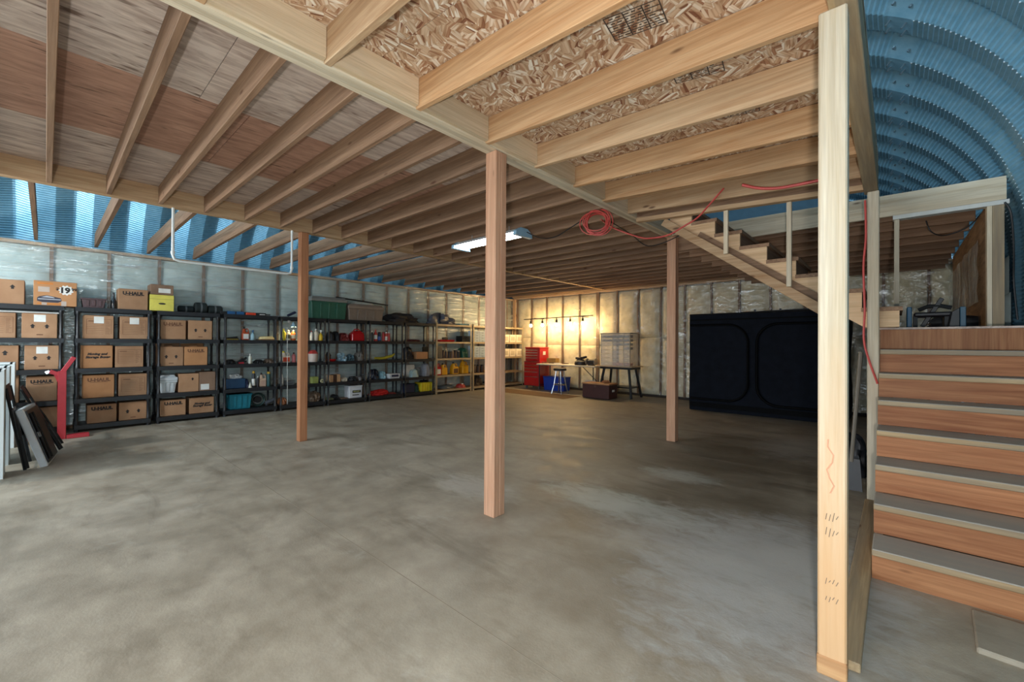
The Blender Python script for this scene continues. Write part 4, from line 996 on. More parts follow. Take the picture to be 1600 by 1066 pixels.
MB().box(-.05, .05, -hw*.8, hw*.8, 0, .11).build('body', P(74, 56, 42), t); MB().prism([(-hw, .111), (hw, .111), (0, .19)], 0, -.06, .06).build('roof', P(50, 40, 34), t); MB().lathe([(.012, 0), (.012, .003)], n=10).build('hole', INK, t).matrix_local = Matrix.Translation((.05, 0, .07)) @ Matrix.Rotation(math.pi/2, 4, 'Y')
yc, w, z = place(514, 528, 2, -8.62); solo(MB().lathe([(w*.3, 0), (w*.46, .02), (w*.5, .045), (w*.47, .045), (w*.42, .02), (.01, .012)], sx=.8), 'red_bowl', RED, 'shallow red dish at the shelf edge below the birdhouse', 'bowl', (-8.71, yc, z))
t = bag(531, 545, 551, 2, P(150, 178, 190), 'flower_bunch', 'pale blue cloth flowers on the middle shelf of the sixth unit', 'flowers', seed=14, rough=.8)
bag(546, 557, 553, 2, P(84, 110, 120), 'blue_toy', 'crumpled blue-grey wrap beside the cloth flowers', 'wrap', seed=16, rough=.8)
bag(559, 571, 549, 2, P(112, 108, 102), 'grey_boot', 'grey felt boot at the right of the middle shelf, sixth unit', 'boot', seed=18, rough=.4)
for i, (a, b) in enumerate(((516, 521), (521.5, 526.5), (527, 532))):
    solidbox(a, b, 586.5-i*.7, 1, [P(196, 152, 112), P(72, 48, 36), P(196, 152, 112)][i], 'packet', ['left tan', 'middle dark brown', 'right tan'][i]+' packet of three on the second lowest shelf, sixth unit', 'packet', dep=.16, bev=.003)
bag(534, 546, 590, 1, P(206, 196, 176), 'white_glove', 'pale work gloves beside the packets on the sixth unit', 'glove', seed=22, rough=.5, dep=.16); bag(547, 560, 588, 1, BK, 'black_jacket', 'folded black jacket with white stripe on the sixth unit', 'jacket', seed=23, dep=.15)
bag(561, 568.5, 588, 1, P(110, 106, 104), 'baseball_cap', 'grey cap at the right of the second lowest shelf, sixth unit', 'cap', seed=24, rough=.15)
t = thing('wire_basket', 'clear plastic basket behind packets on the sixth unit', 'basket', (-8.95, onX(534, 582, -8.95).y, LV[1]+.08)); 
t.location.z = LV[1]+.001; m = MB(); w = .20
for zz in (.0, .09, .17):
    m.tube([(-.08, -w, zz+.004), (.08, -w, zz+.004), (.08, w, zz+.004), (-.08, w, zz+.004), (-.08, -w, zz+.004)], .004, 5)
for k in range(9): m.tube([(.08, -w+k*w/4, .004), (.08, -w+k*w/4, .174)], .003, 5); m.tube([(-.08, -w+k*w/4, .004), (-.08, -w+k*w/4, .174)], .003, 5)
m.build('wire', P(190, 196, 200), t)
yc, w, z = place(546, 567, 0, -8.66); t = thing('pail', 'square white pail with black lettering at the bottom of the sixth unit', 'pail', (-8.78, yc, z)); hw = w/2; h = .27
MB().frus(-.11, .11, -hw+.01, hw-.01, 0, h-.03, .008).build('bucket', P(214, 216, 220), t, bev=.01); MB().box(-.122, .122, -hw, hw, h-.03, h).build('lid', P(224, 226, 228), t, bev=.006)
m = MB(); m.box(.118, .1215, -hw*.5, hw*.7, h*.42, h*.62); m.box(.114, .118, -hw*.5, hw*.45, h*.22, h*.29); m.build('printed_panel', INK, t); m = MB()
for k, (q0, q1) in enumerate(((-.4, .1), (.16, .55), (-.4, -.05), (.02, .5))): m.box(.118, .1228, hw*q0, hw*q1, h*(.54-.06*(k//2)), h*(.57-.06*(k//2)))
stuff(m.build('printed_mark', P(190, 190, 120), t))
solidbox(513.5, 522, 622, 0, P(92, 100, 76), 'green_box', 'small olive box at the bottom left of the sixth unit', 'box', dep=.14)
bag(523, 533, 617, 0, BK, 'black_cloth', 'dark heap beside the olive box at the bottom of the sixth unit', 'cloth', seed=25)
solidbox(534, 544.5, 623, 0, P(120, 92, 70), 'wooden_tray', 'flat brown tray left of the square white pail', 'tray', dep=.2)
# unit 7
bottle(580, 584.5, 517, 3, P(32, 40, 44), PAPER, 'dark bottle with white cap, leftmost on the seventh unit', 'round')
bottle(585.5, 590.5, 515.5, 3, P(196, 60, 52), P(200, 60, 50), 'red bottle with white label on the seventh unit', 'round', band=PAPER)
bottle(591.5, 596.5, 519, 3, NAVY, BK, 'navy can right of the red bottle', 'can', band=P(60, 90, 160))
bottle(598, 602, 519, 3, P(170, 50, 46), P(120, 40, 36), 'first of three red aerosol cans on the seventh unit', 'can'); bottle(602.5, 606, 519, 3, P(190, 70, 62), PAPER, 'second of three red aerosol cans on the seventh unit', 'can', band=PAPER); bottle(606.5, 610, 519, 3, P(180, 60, 54), P(200, 190, 180), 'third of three red aerosol cans on the seventh unit', 'can')
yc, w, z = place(588, 620, 2, -8.68); m = MB(); m.tube([(0, -w*.48, .03), (.02, -w*.3, .022), (0, 0, .03), (.01, w*.3, .065), (0, w*.46, .12)], [.02, .03, .03, .028, .018], 10); m.tube([(-.07, -w*.42, .03), (-.07, 0, .03), (-.07, w*.4, .08)], .026, 8); solo(m, 'yellow_strap', P(178, 160, 40, rough=.8), 'rolled yellow webbing on the middle shelf of the seventh unit', 'strap', (-8.75, yc, z+.012))
bag(582, 596, 577, 1, P(30, 34, 48), 'dark_bundle', 'dark patterned bundle on the second lowest shelf, seventh unit', 'bundle', seed=31, rough=.5); bag(597, 606, 580, 1, P(150, 190, 200), 'light_blue_cloth', 'light blue cloth beside the dark patterned bundle', 'cloth', seed=32)
yc, w, z = place(608, 626, 1, -8.64); t = thing('drawer_tray', 'white plastic basket hanging over the shelf edge of the seventh unit', 'basket', (-8.72, yc, z+.0)); hw = w/2
m = MB(); m.frus(-.08, .08, -hw*.85, hw*.85, 0, .11, .012); m.build('basket', P(206, 208, 210), t, bev=.006); MB().box(.09, .094, -hw*.6, hw*.6, .04, .09).build('window', NAVY, t)
bag(582, 612, 609, 0, P(206, 40, 34, rough=.8), 'red_cloth', 'heap of red cloth on the bottom shelf of the seventh unit', 'cloth', seed=33, rough=.5); bag(612.5, 622, 614, 0, P(150, 60, 50), 'orange_strap', 'dull red strap heap right of the red cloth', 'strap', seed=34, rough=.6)
# unit 8
bag(635, 661, 530, 3, P(92, 40, 38), 'dark_red_cloth', 'dark red folded cloth on the upper shelf of the eighth unit', 'cloth', seed=41)
bag(635, 649, 541, 2, P(30, 30, 34), 'black_bag', 'black bag with grey buckle left of the orange-brown carton', 'bag', seed=42)
carton(651, 668.5, 550, 2, '', 'small orange-brown carton on the middle shelf of the eighth unit', dep=.25, mat=CARD_O)
m = MB().box(-.012, .012, -.09, .09, 0, .30); solo(m, 'flat_case', BK, 'black flat panel leaning at the right end of the eighth unit', 'panel', (-8.80, 6.44, LV[2]+.001), rz=.1)
solidbox(634.5, 648, 570, 1, P(206, 206, 200), 'white_box', 'small white printed box on the second lowest shelf, eighth unit', 'box', dep=.14, X=-8.80); bag(641, 656, 577, 1, P(160, 186, 190), 'pale_cloth', 'pale blue-grey cloth before the small white printed box', 'cloth', seed=43, dep=.12, X=-8.63)
bag(664, 674.5, 567, 1, P(150, 152, 160), 'grey_sack', 'knotted grey plastic sack at the right of the eighth unit', 'bag', seed=44, rough=.3)
solidbox(634.5, 648.5, 600, 0, NAVY, 'navy_bin', 'navy bin with white label at the bottom of the eighth unit', 'bin'); bag(649, 657.5, 599, 0, P(30, 62, 54), 'green_tub', 'dark green bag left of the yellow crate', 'bag', seed=45)
yc, w, z = place(658.5, 676, 0, -8.66); t = thing('yellow_crate', 'yellow plastic crate at the bottom of the eighth unit', 'crate', (-8.80, yc, z)); hw = w/2; h = .20
YC = P(206, 184, 30); m = MB(); m.frus(-.13, .13, -hw+.01, hw-.01, 0, h, .006)
for k in range(5): m.box(.128, .142, -hw+.01+k*(w-.03)/4, -hw+.02+k*(w-.03)/4, 0, h)
m.build('body', YC, t, bev=.004); MB().box(-.145, .145, -hw, hw, h, h+.018).build('rim', YC, t); m = blobm(w*.8, .2, .05, 5, .5); m.v = [(a, b, c+h+.018) for a, b, c in m.v]; m.build('contents', BK, t)
# top of units 6-9
bag(602, 662, 489, 4, P(34, 30, 32, rough=.7), 'duffel_bag', 'long black duffel bag on top of the seventh unit', 'bag', X=-8.66, dep=.34, seed=51, rough=.75)
bag(672, 717, 489, 4, P(92, 96, 108, rough=.25), 'wrapped_bundle', 'grey plastic-wrapped bundle on top of the tan shelves', 'bundle', X=-8.66, dep=.34, seed=52, rough=.9)
solidbox(718, 733, 504, 4, P(60, 130, 150), 'teal_pad', 'thin teal pad beside the plastic-wrapped bundle', 'pad', dep=.28, h=.04, X=-8.64)
yc, w, z = place(541, 601, 4, -8.70); hh = zat(571, 476, -8.66)-z
m = MB()
for k in range(3): m.tube([(-.05*k, -w*.72+.02*k, .095+.0135*k), (-.05*k, w*.62+.03*k, .015+.01*k)], .010, 6)
solo(m, 'tripod_poles', BK, 'thin black poles lying across the taupe tote', 'pole', (-8.76, yc, z+hh+.012))
solo(blobm(w*.62, .16, .10, 61, .15), 'foam_wedge', P(222, 222, 210, rough=.8), 'white foam pad lying behind the poles on the taupe tote', 'foam', (-8.955, yc+.05, z+hh+.003))
# tan unit 9
yc, w, z = place(687, 711, 3, -8.66); t = thing('red_tray', 'red tool tray with a black drill on it, tan shelves', 'tray', (-8.78, yc, z)); hw = w/2
MB().frus(-.1, .1, -hw+.02, hw-.02, 0, .05, .02).build('tray', RED, t, bev=.006); m = MB(); m.bar((0, -.08, .085), (0, .10, .085), .05, .06); m.bar((0, .04, .085), (0, .06, .055), .04, .04); m.build('drill', BK, t, bev=.008)
for k in range(4): solidbox(722, 734, 0, LV[3]+.038*k*1.05, BK, 'black_case', ['lowest', 'second', 'third', 'topmost'][k]+' of four stacked black flat cases on the tan shelves', 'case', dep=.26, h=.036, bev=.005, group=None) if False else tag(solidbox(722, 734, 0, LV[3]+.0405*k, BK, 'black_case', ['lowest', 'second lowest', 'second highest', 'topmost'][k]+' of four stacked flat black cases on the tan shelves', 'case', dep=.26, h=.038, bev=.005), ['lowest', 'second lowest', 'second highest', 'topmost'][k]+' of four stacked flat black cases on the tan shelves', 'case', 'stacked black cases')
for k in range(2): solo(MB().box(-.012, .012, -.10, .10, 0, .32), 'flat_case', P(26, 28, 38), ['front', 'rear'][k]+' black upright panel at the left end of the tan shelves', 'panel', (-8.67-.07*k, 6.80, LV[2]+.001), rz=.35, group='black panels')
random.seed(11)
for k in range(6):
    a = 691.5+4.8*k; bottle(a, a+4.2, 545+random.uniform(0, 5), 2, [P(66, 44, 34), P(92, 66, 50), P(48, 38, 36), P(120, 92, 70), P(70, 50, 44), P(50, 44, 44)][k], [BK, P(160, 150, 130)][k % 2], ['first', 'second', 'third', 'fourth', 'fifth', 'sixth'][k]+' dark brown jar from the left on the tan shelves', 'can', name='brown_jar')
bag(721, 734, 543, 2, P(28, 92, 70), 'green_bag', 'green bag at the right of the dark jars on the tan shelves', 'bag', seed=62, rough=.3)
bottle(683, 690.5, 566, 1, P(196, 22, 30), BK, 'red oil jug at the left of the tan shelves', 'jug', name='oil_jug', band=PAPER)
YO = P(222, 164, 24)
bottle(692, 700.5, 568, 1, YO, BK, 'yellow oil jug next to the red oil jug', 'jug', name='oil_jug'); bottle(709, 718, 566, 1, YO, BK, 'middle yellow oil jug on the tan shelves', 'jug', name='oil_jug', band=P(90, 60, 40)); bottle(724, 733.5, 563, 1, YO, YO, 'rightmost yellow oil jug on the tan shelves', 'jug', name='oil_jug')
bag(686, 714, 602, 0, P(70, 84, 96), 'blue_grey_bag', 'blue-grey tool bag on the bottom tan shelf', 'bag', seed=63, rough=.25)
yc, w, z = place(718, 728, 0, -8.66); t = thing('red_shoe', 'red shoe with white stripe on the bottom tan shelf', 'shoe', (-8.74, yc, z)); m = blobm(w*1.1, .26, .11, 64, .1); m.build('upper', P(170, 50, 40), t); MB().box(.05, .08, -.02, .03, .03, .115).build('stripe', PAPER, t)
# tan unit 10
def drawerbox(px0, px1, L, label, cols=2):
    yc, w, z = place(px0, px1, L, -8.64); t = thing('parts_cabinet', label, 'cabinet', (-8.76, yc, z)); hw = w/2; h = .31
    MB().box(-.12, .12, -hw, hw, 0, h).build('case', P(214, 226, 232), t, bev=.004)
    for i in range(cols):
        for j in range(4):
            y0 = -hw+.01+i*(w-.02)/cols; z0 = .01+j*(h-.02)/4
            f = MB().box(.121, .129, y0+.004, y0+(w-.02)/cols-.004, z0+.004, z0+(h-.02)/4-.004).build('drawer', P(186, 204, 216), t); MB().box(.13, .138, y0+(w-.02)/cols*.35, y0+(w-.02)/cols*.65, z0+.02, z0+.03).build('pull', P(110, 130, 150), f)
drawerbox(740, 758, 3, 'white small-parts drawer cabinet on the upper shelf behind the middle post'); drawerbox(740, 758, 2, 'white small-parts drawer cabinet on the middle shelf behind the middle post')
def whitebin(y0, y1, L, label):
    z = LV[L]+.001; yc = (y0+y1)/2; hw = (y1-y0)/2-.006; t = thing('white_bin', label, 'bin', (-8.77, yc, z), 0, 'white bins on the corner shelves'); h = .22
    MB().frus(-.12, .12, -hw+.01, hw-.01, 0, h, .008).build('body', P(226, 216, 196), t, bev=.005); MB().box(.128, .131, -hw*.6, hw*.6, .05, .17).build('window', P(190, 178, 156), t); MB().box(-.13, .13, -hw, hw, h, h+.014).build('lid', P(232, 224, 208), t)
for L in (3, 2):
    e = [onX(p, 530, -8.64).y for p in (766, 786, 796.5, 806.5)]
    e.append(onX(818, 530, -8.64).y)
    for k in range(4): whitebin(e[k], e[k+1], L, ['first', 'second', 'third', 'last'][k]+' white bin from the left on the '+('upper' if L == 3 else 'middle')+' corner shelf')
for k in range(3): bottle(741+6*k, 745.5+6*k, 570, 1, P(70, 54, 44), BK, ['left', 'middle', 'right'][k]+' of three small brown jars left of the middle post, corner shelves', 'can')
yc = (onX(790, 575, -8.7).y+9.4)/2; m = MB(); m.bar((0, -.40, .03), (0, .40, .03), .10, .05); solo(m, 'yellow_board', P(214, 176, 90), 'yellowish timber offcut on the corner shelf right of the middle post', 'board', (-8.72, 8.85, LV[1]+.001+.0))
bag(741, 758, 586, 0, P(60, 50, 42), 'tool_heap', 'heap of dark tools at the bottom left of the corner shelves', 'tools', seed=71, rough=.6)
t = thing('hand_cart', 'small wheeled cart with chrome handle on the lowest corner shelf', 'cart', (-8.74, 8.80, LV[0]+.001))
for y in (-.22, .0): MB().tube([(.06, y, .09), (.10, y, .09)], .09, 14).build('wheel', BK, t)
MB().tube([(.08, .06, .05), (.08, .10, .2), (.08, .14, .06), (.08, .55, .03)], .012, 7).build('handle', CHROME, t); MB().box(-.1, .05, -.3, .2, .04, .1).build('bed', BK, t)

# ================================================================ BACK WALL BAY
# rolling tool chest
yF = 9.42; x0 = onY(818, 590, yF).x; x1 = onY(841, 590, yF).x
tc = thing('tool_chest', 'red rolling tool chest with stacked drawers in the far corner', 'tool chest', ((x0+x1)/2+.02, yF+.24, 0)); hw = (x1-x0)/2+.02
MB().box(-hw, hw, -.22, .22, .09, .80).build('cabinet', RED, tc, bev=.008); MB().box(-hw+.03, hw-.02, -.20, .21, .802, 1.16).build('top_box', RED, tc, bev=.008); MB().box(-hw+.02, hw-.01, -.21, .22, 1.161, 1.20).build('lid', RED, tc, bev=.01)
for i, (a, b) in enumerate(((.10, .36), (.37, .50), (.51, .60), (.61, .69), (.70, .79))):
    d_ = MB().box(-hw+.02, hw-.06, -.236, -.221, a+.004, b-.004).build('drawer', RED, tc, bev=.003); MB().box(-hw+.03, hw-.07, -.250, -.237, b-.022, b-.008).build('pull', CHROME, d_)
for i in range(4):
    a = .83+.075*i; d_ = MB().box(-hw+.05, hw-.08, -.215, -.201, a, a+.068).build('drawer', RED, tc, bev=.003); MB().box(-hw+.06, hw-.09, -.228, -.216, a+.05, a+.062).build('pull', CHROME, d_)
for sx in (-1, 1):
    for sy in (-1, 1): MB().tube([(sx*(hw-.06)-.015, sy*.16, .04), (sx*(hw-.06)+.015, sy*.16, .04)], .04, 10).build('caster', GREYP, tc)
MB().box(hw, hw+.003, -.08, .04, .98, 1.08).build('sticker', PAPER, tc)
# track light
ty = YB-.50; a = onY(819, 499.5, ty); b = onY(926, 493, ty)
tl = thing('track_light', 'black wall track with five warm spot lamps on the back wall', 'light', ((a.x+b.x)/2, ty, (a.z+b.z)/2))
MB().bar((a.x-tl.location.x, 0, a.z-tl.location.z), (b.x-tl.location.x, 0, b.z-tl.location.z), .03, .022).build('track', BLACKM, tl)
for px in (829.5, 847.5, 869.5, 891.0, 910.5):
    p = onY(px, 500, ty); dx = p.x-tl.location.x; tt = (p.x-a.x)/(b.x-a.x); dz = (a.z+(b.z-a.z)*tt)-tl.location.z
    hd = MB().lathe([(.012, -.012), (.012, -.05), (.028, -.06), (.034, -.15), (.030, -.152)], (dx, 0, dz), 12).build('lamp_head', BLACKM, tl)
    bb = MB().lathe([(.006, -.145), (.024, -.16), (.036, -.19), (.036, -.205), (.024, -.225), (.004, -.232)], (dx, 0, dz), 14).build('bulb', BULB, hd)
for px in (835, 905):
    p = onY(px, 495, ty); MB().box(p.x-tl.location.x-.01, p.x-tl.location.x+.01, 0, .455, -.005, .015).build('bracket', BLACKM, tl)
# folding table
ty0, ty1 = 9.28, 9.88
xa = onY(838, 572, ty0).x; xb = onY(929, 575, ty0).x
ft = thing('folding_table', 'long white-topped folding table below the track light', 'table', ((xa+xb)/2, (ty0+ty1)/2, 0)); hw = (xb-xa)/2
MB().box(-hw, hw, -.30, .30, .705, .74).build('tabletop', P(206, 198, 184), ft, bev=.008)
for s in (-1, 1):
    lg = MB()
    for yy in (-.25, .25): lg.tube([(s*(hw-.07), yy, .704), (s*(hw-.07), yy, .02)], .014, 8)
    lg.tube([(s*(hw-.07), -.25, .15), (s*(hw-.07), .25, .15)], .010, 6); lg.build('leg', BLACKM, ft)
    if s > 0: MB().tube([(s*(hw-.07), 0, .30), (s*(hw-.55), 0, .70)], .010, 6).build('brace', BLACKM, ft)
TT = .741
xs_ = lambda px, Y: onY(px, 565, Y).x
m = MB(); solo(MB().box(-.16, .16, -.09, .09, 0, .15), 'plank_offcut', P(142, 112, 60), 'short brown timber block at the back of the folding table', 'block', (xs_(864, 9.75), 9.75, TT), bev=.005)
random.seed(5)
for k, (px, lab) in enumerate(((851, 'brown pliers nearest the tool chest on the folding table'), (860, 'dark wrench lying on the left half of the folding table'), (870, 'white-handled tool on the folding table'), (881, 'brown hand tool in the middle of the folding table'))):
    m = MB(); m.bar((-.08, .0, .015), (.07, .02, .02), .03, .025); m.bar((.03, 0.01, .02), (.11, -.03, .02), .02, .02); solo(m, 'hand_tool', [P(120, 82, 56), P(60, 50, 44), PAPER, P(110, 80, 56)][k], lab, 'tool', (xs_(px, 9.48), 9.48+.05*(k % 2), TT+.003), rz=random.uniform(-.5, .5))
t = thing('angle_grinder', 'dark machine vise with round jaws on the folding table', 'vise', (xs_(907, 9.50), 9.50, TT))
MB().lathe([(.15, 0), (.16, .03), (.15, .09), (.10, .13), (.10, .15)], n=16).build('base', P(34, 28, 28), t); m = MB(); m.box(-.12, .04, -.07, .07, .15, .21); m.bar((.02, 0, .17), (.19, 0, .22), .05, .05); m.build('jaw', P(44, 36, 34), t, bev=.01); MB().tube([(.0, -.12, .19), (.24, -.12, .24)], .012, 7).build('handle', P(70, 60, 54), t)
t = thing('bench_grinder', 'small bench grinder with two grey wheels at the right end of the folding table', 'grinder', (xs_(924, 9.50), 9.50, TT))
MB().tube([(-.10, 0, .10), (.10, 0, .10)], .055, 14).build('motor', P(44, 40, 40), t); MB().box(-.07, .07, -.06, .06, 0, .06).build('base', P(50, 46, 44), t)
for s in (-1, 1): MB().tube([(s*.11, 0, .10), (s*.14, 0, .10)], .085, 16).build('wheel', P(120, 112, 104), t)
# stand + plywood top + drawer cabinet
yS = 9.52; xa = onY(931, 572, yS-.3).x; xb = onY(986, 572, yS-.3).x
sd = thing('work_stand', 'black splayed-leg work stand with a lower shelf and board top', 'table', ((xa+xb)/2, yS+.05, 0)); hw = (xb-xa)/2
MB().box(-hw, hw, -.30, .30, .742, .765).build('board_top', P(196, 172, 140), sd, bev=.003); MB().box(-hw+.05, hw-.05, -.24, .24, .69, .741).build('frame', BLACKM, sd)
for sx in (-1, 1):
    for sy in (-1, 1): MB().bar((sx*(hw-.14), sy*.18, .70), (sx*(hw-.03), sy*.27, 0.0), .045, .045).build('leg', BLACKM, sd)
MB().box(-hw+.09, hw-.09, -.2, .2, .235, .265).build('lower_shelf', BLACKM, sd)
yc = yS+.05; xa = onY(938.5, 550, yc-.22).x; xb = onY(984, 550, yc-.22).x; zt = onY(960, 521.5, yc-.22).z
CLR = clear_mat('frosted_plastic', (.90, .88, .82), .30); CFR = clear_mat('frosted_frame', (.90, .88, .84), .62)
dc = thing('drawer_cabinet', 'tall frosted plastic drawer cabinet standing on the black work stand', 'cabinet', ((xa+xb)/2, yc, .767)); hw = (xb-xa)/2; hh = zt-.767
fr = MB()
for x_ in (-hw, -hw*.18, hw*.55, hw-.012): fr.box(x_, x_+.012, -.22, -.19, 0, hh)
nrow = 8
for j in range(nrow+1): fr.box(-hw, hw, -.215, -.195, j*(hh-.012)/nrow, j*(hh-.012)/nrow+.008)
fr.build('front_frame', P(206, 200, 186), dc); MB().box(-hw-.03, hw+.02, -.24, .23, hh+.001, hh+.016).build('top', P(170, 164, 150), dc)
SIDE = clear_mat('frosted_side', (.88, .86, .82), .30)
for x_ in (-hw, hw-.008): MB().box(x_, x_+.008, -.188, .22, 0, hh).build('side_panel', SIDE, dc)
cols_ = [(-hw+.018, -hw*.18-.004), (-hw*.18+.018, hw*.55-.004), (hw*.55+.018, hw-.018)]
for i, (a, b) in enumerate(cols_):
    for j in range(nrow):
        z0 = j*(hh-.012)/nrow+.011; z1 = (j+1)*(hh-.012)/nrow-.003
        d_ = MB().box(a, b, -.228, -.220, z0, z1).build('drawer', CLR, dc); MB().box((a+b)/2-.03, (a+b)/2+.03, -.236, -.229, (z0+z1)/2-.004, (z0+z1)/2+.004).build('pull', P(206, 200, 186), d_)
        if j in (6, 7) or (i == 2 and j > 3) or (i > 0 and j == 0) or (i == 1 and j == 5): MB().box(a+.01, b-.01, -.17, .0, z0+.002, z0+(z1-z0)*.7).build('contents', P(58, 54, 52) if j else P(196, 90, 50), d_)
# stool, bin, trunk
ps = onZ(870.5, 616); st_ = thing('shop_stool', 'chrome-legged stool with round black seat before the folding table', 'stool', (ps.x, ps.y+.12, 0))
MB().lathe([(.15, .60), (.17, .61), (.17, .655), (.15, .67)], n=20).build('seat', BK, st_)
for k in range(4):
    a = math.pi/4+k*math.pi/2; MB().tube([(.10*math.cos(a), .10*math.sin(a), .60), (.15*math.cos(a), .15*math.sin(a), .25), (.22*math.cos(a), .22*math.sin(a), .0)], .013, 8).build('leg', CHROME, st_)
MB().tube([(.16*math.cos(a), .16*math.sin(a), .24) for a in [2*math.pi*i/24 for i in range(25)]], .012, 7).build('foot_ring', CHROME, st_)
xa = onY(848, 600, 9.45).x; xb = onY(881, 600, 9.45).x
bb = thing('recycling_bin', 'blue plastic bin under the folding table behind the stool', 'bin', ((xa+xb)/2, 9.62, 0)); hw = (xb-xa)/2
BLU = P(20, 62, 168); MB().frus(-hw+.03, hw-.03, -.15, .15, 0, .36, .02).build('body', BLU, bb, bev=.01); MB().box(-hw, hw, -.175, .175, .361, .385).build('rim', BLU, bb, bev=.005)
pa = onZ(910, 622); yT = 8.80; xa = onY(910, 610, yT).x; xb = onY(951.5, 610, yT).x
tk = thing('storage_chest', 'dark brown storage trunk with tan lid on the floor before the work stand', 'trunk', ((xa+xb)/2, yT+.20, 0)); hw = (xb-xa)/2
MB().box(-hw, hw, -.20, .20, .01, .33).build('body', P(70, 34, 32), tk, bev=.008); MB().box(-hw-.012, hw+.012, -.212, .212, .331, .365).build('lid', P(166, 122, 86), tk, bev=.008); MB().box(hw, hw+.01, -.05, .05, .17, .22).build('handle', PAPER, tk); MB().box(-.03, .03, -.212, -.201, .27, .33).build('latch', P(90, 60, 50), tk)
m = blobm(.3, .16, .06, 81, .6); solo(m, 'rag', P(176, 128, 92, rough=.9), 'crumpled tan rag lying on the brown trunk lid', 'rag', ((xa+xb)/2+.12, yT+.28, .367))
tag(MB().box(-.15, .15, -.012, .012, 0, .38).build('white_board', P(196, 190, 182), None, (xa-.06, yT+.46, .0)), 'pale flat panel standing behind the left end of the brown trunk', 'panel')
tag(MB().box(-1.4, 1.1, -.42, .30, .0005, .006).build('floor_mat', plain('brown_mat', (118, 92, 62), .9), None, (-6.9, 8.62, 0)), 'thin brown mat on the floor before the red tool chest', 'mat')

# ---------------------------------------------------------------- grow tent
tx0, tx1 = onY(1077.5, 570, 8.68).x, -.60
gt = thing('grow_tent', 'large black fabric tent with two arched zip doors against the back wall', 'tent', ((tx0+tx1)/2, 8.68+.62, 0)); hw = (tx1-tx0)/2; TH_ = 1.88
def cloth(nx, nz):
    mb = MB(); mb.sm = True; vs = []
    ring = [(-hw, -.62), (hw, -.62), (hw, .62), (-hw, .62)]
    seg = []
    for (ax_, ay), (bx_, by), n in ((ring[0], ring[1], nx), (ring[1], ring[2], nx//2), (ring[2], ring[3], nx), (ring[3], ring[0], nx//2)):
        for i in range(n): seg.append((ax_+(bx_-ax_)*i/n, ay+(by-ay)*i/n))
    m_ = len(seg)
    for j in range(nz+1):
        z = .01+(TH_-.01)*j/nz
        for x, y in seg:
            q = noise.noise(Vector((x*1.6, y*1.6, z*1.5)))*.020+noise.noise(Vector((x*5, y*5, z*6)))*.006
            e = min(1, min(z, TH_-z)*8)
            sag = .012*math.exp(-((z-.2-.25*abs(x)*.2)/.12)**2)
            s = 1-(q*e+sag)/.62*.5
            vs.append((x+(q*e if abs(abs(x)-hw) < 1e-6 else 0), y*1.0+((-q*e-sag) if abs(y+.62) < 1e-6 else 0), z))
    fs = [(j*m_+i, j*m_+(i+1) % m_, (j+1)*m_+(i+1) % m_, (j+1)*m_+i) for j in range(nz) for i in range(m_)]
    fs.append(tuple(nz*m_+i for i in range(m_))); mb.add(vs, fs); return mb
cloth(44, 30).build('tent_body', FABRIC, gt)
def doorzip(xa, xb, z0, z1, r, side):
    pts = []
    if side > 0: corners = [(xb, z0), (xb, z1)]
    pts = [(xa, z1)]
    if side > 0:
        for k in range(9): a = math.pi/2*(1-k/8); pts.append((xb-r+r*math.cos(a), z1-r+r*math.sin(a)))
        for k in range(9): a = -math.pi/2*k/8; pts.append((xb-r+r*math.cos(a), z0+r+r*math.sin(a)))
        pts.append((xa, z0))
    return pts
gx = lambda px, py=560: onY(px, py, 8.68).x-gt.location.x
gz = lambda px, py: onY(px, py, 8.68).z
zt_l = gz(1120, 508); zb_l = gz(1120, 625)
L_ = doorzip(gx(1080), gx(1169), zb_l, zt_l, .34, 1)
R_ = [(gx(1168)+gx(1183)-x+.0, z) for x, z in doorzip(gx(1168)+gx(1183)-(hw-.05), gx(1168), zb_l-.02, zt_l, .34, 1)]
ZIP = plain('zip_tape', (.0008, .0009, .0014), .7)
ZIP.node_tree.nodes['Principled BSDF'].inputs['Specular IOR Level'].default_value = .12
for pts in (L_, R_):
    MB().tube([(x, -.655, z) for x, z in pts], .022, 6).build('door_zip', ZIP, gt)
MB().box(-hw+.02, hw-.02, -.650, -.636, TH_-.11, TH_-.085).build('seam_band', ZIP, gt); MB().box(-hw+.02, hw-.02, -.655, -.636, .08, .17).build('hem_band', ZIP, gt)
for yy in (-.61, .61): MB().tube([(-hw, yy, TH_+.012), (hw, yy, TH_+.012)], .014, 8).build('pole', BLACKM, gt)
for x in (-hw, -hw*.25, hw*.25, hw): MB().tube([(x, -.61, TH_+.012), (x, .61, TH_+.012)], .012, 6).build('pole', BLACKM, gt)
m = MB(); 
for px in (1110, 1178, 1218): m.bar((gx(px), -.55, TH_+.01), (gx(px), -.55, TH_+.07), .015, .03)
m.build('hook', BLACKM, gt)
solo(MB().hexa([(-1.0, -.2, 0), (.9, -.2, 0), (.9, .2, 0), (-1.0, .2, 0), (-1.0, -.2, .012), (.9, -.2, .05), (.9, .2, .05), (-1.0, .2, .012)]), 'folded_cover', BK, 'flat black folded cover lying on top of the tent', 'cover', (gt.location.x+.2, gt.location.y-.1, TH_+.03))

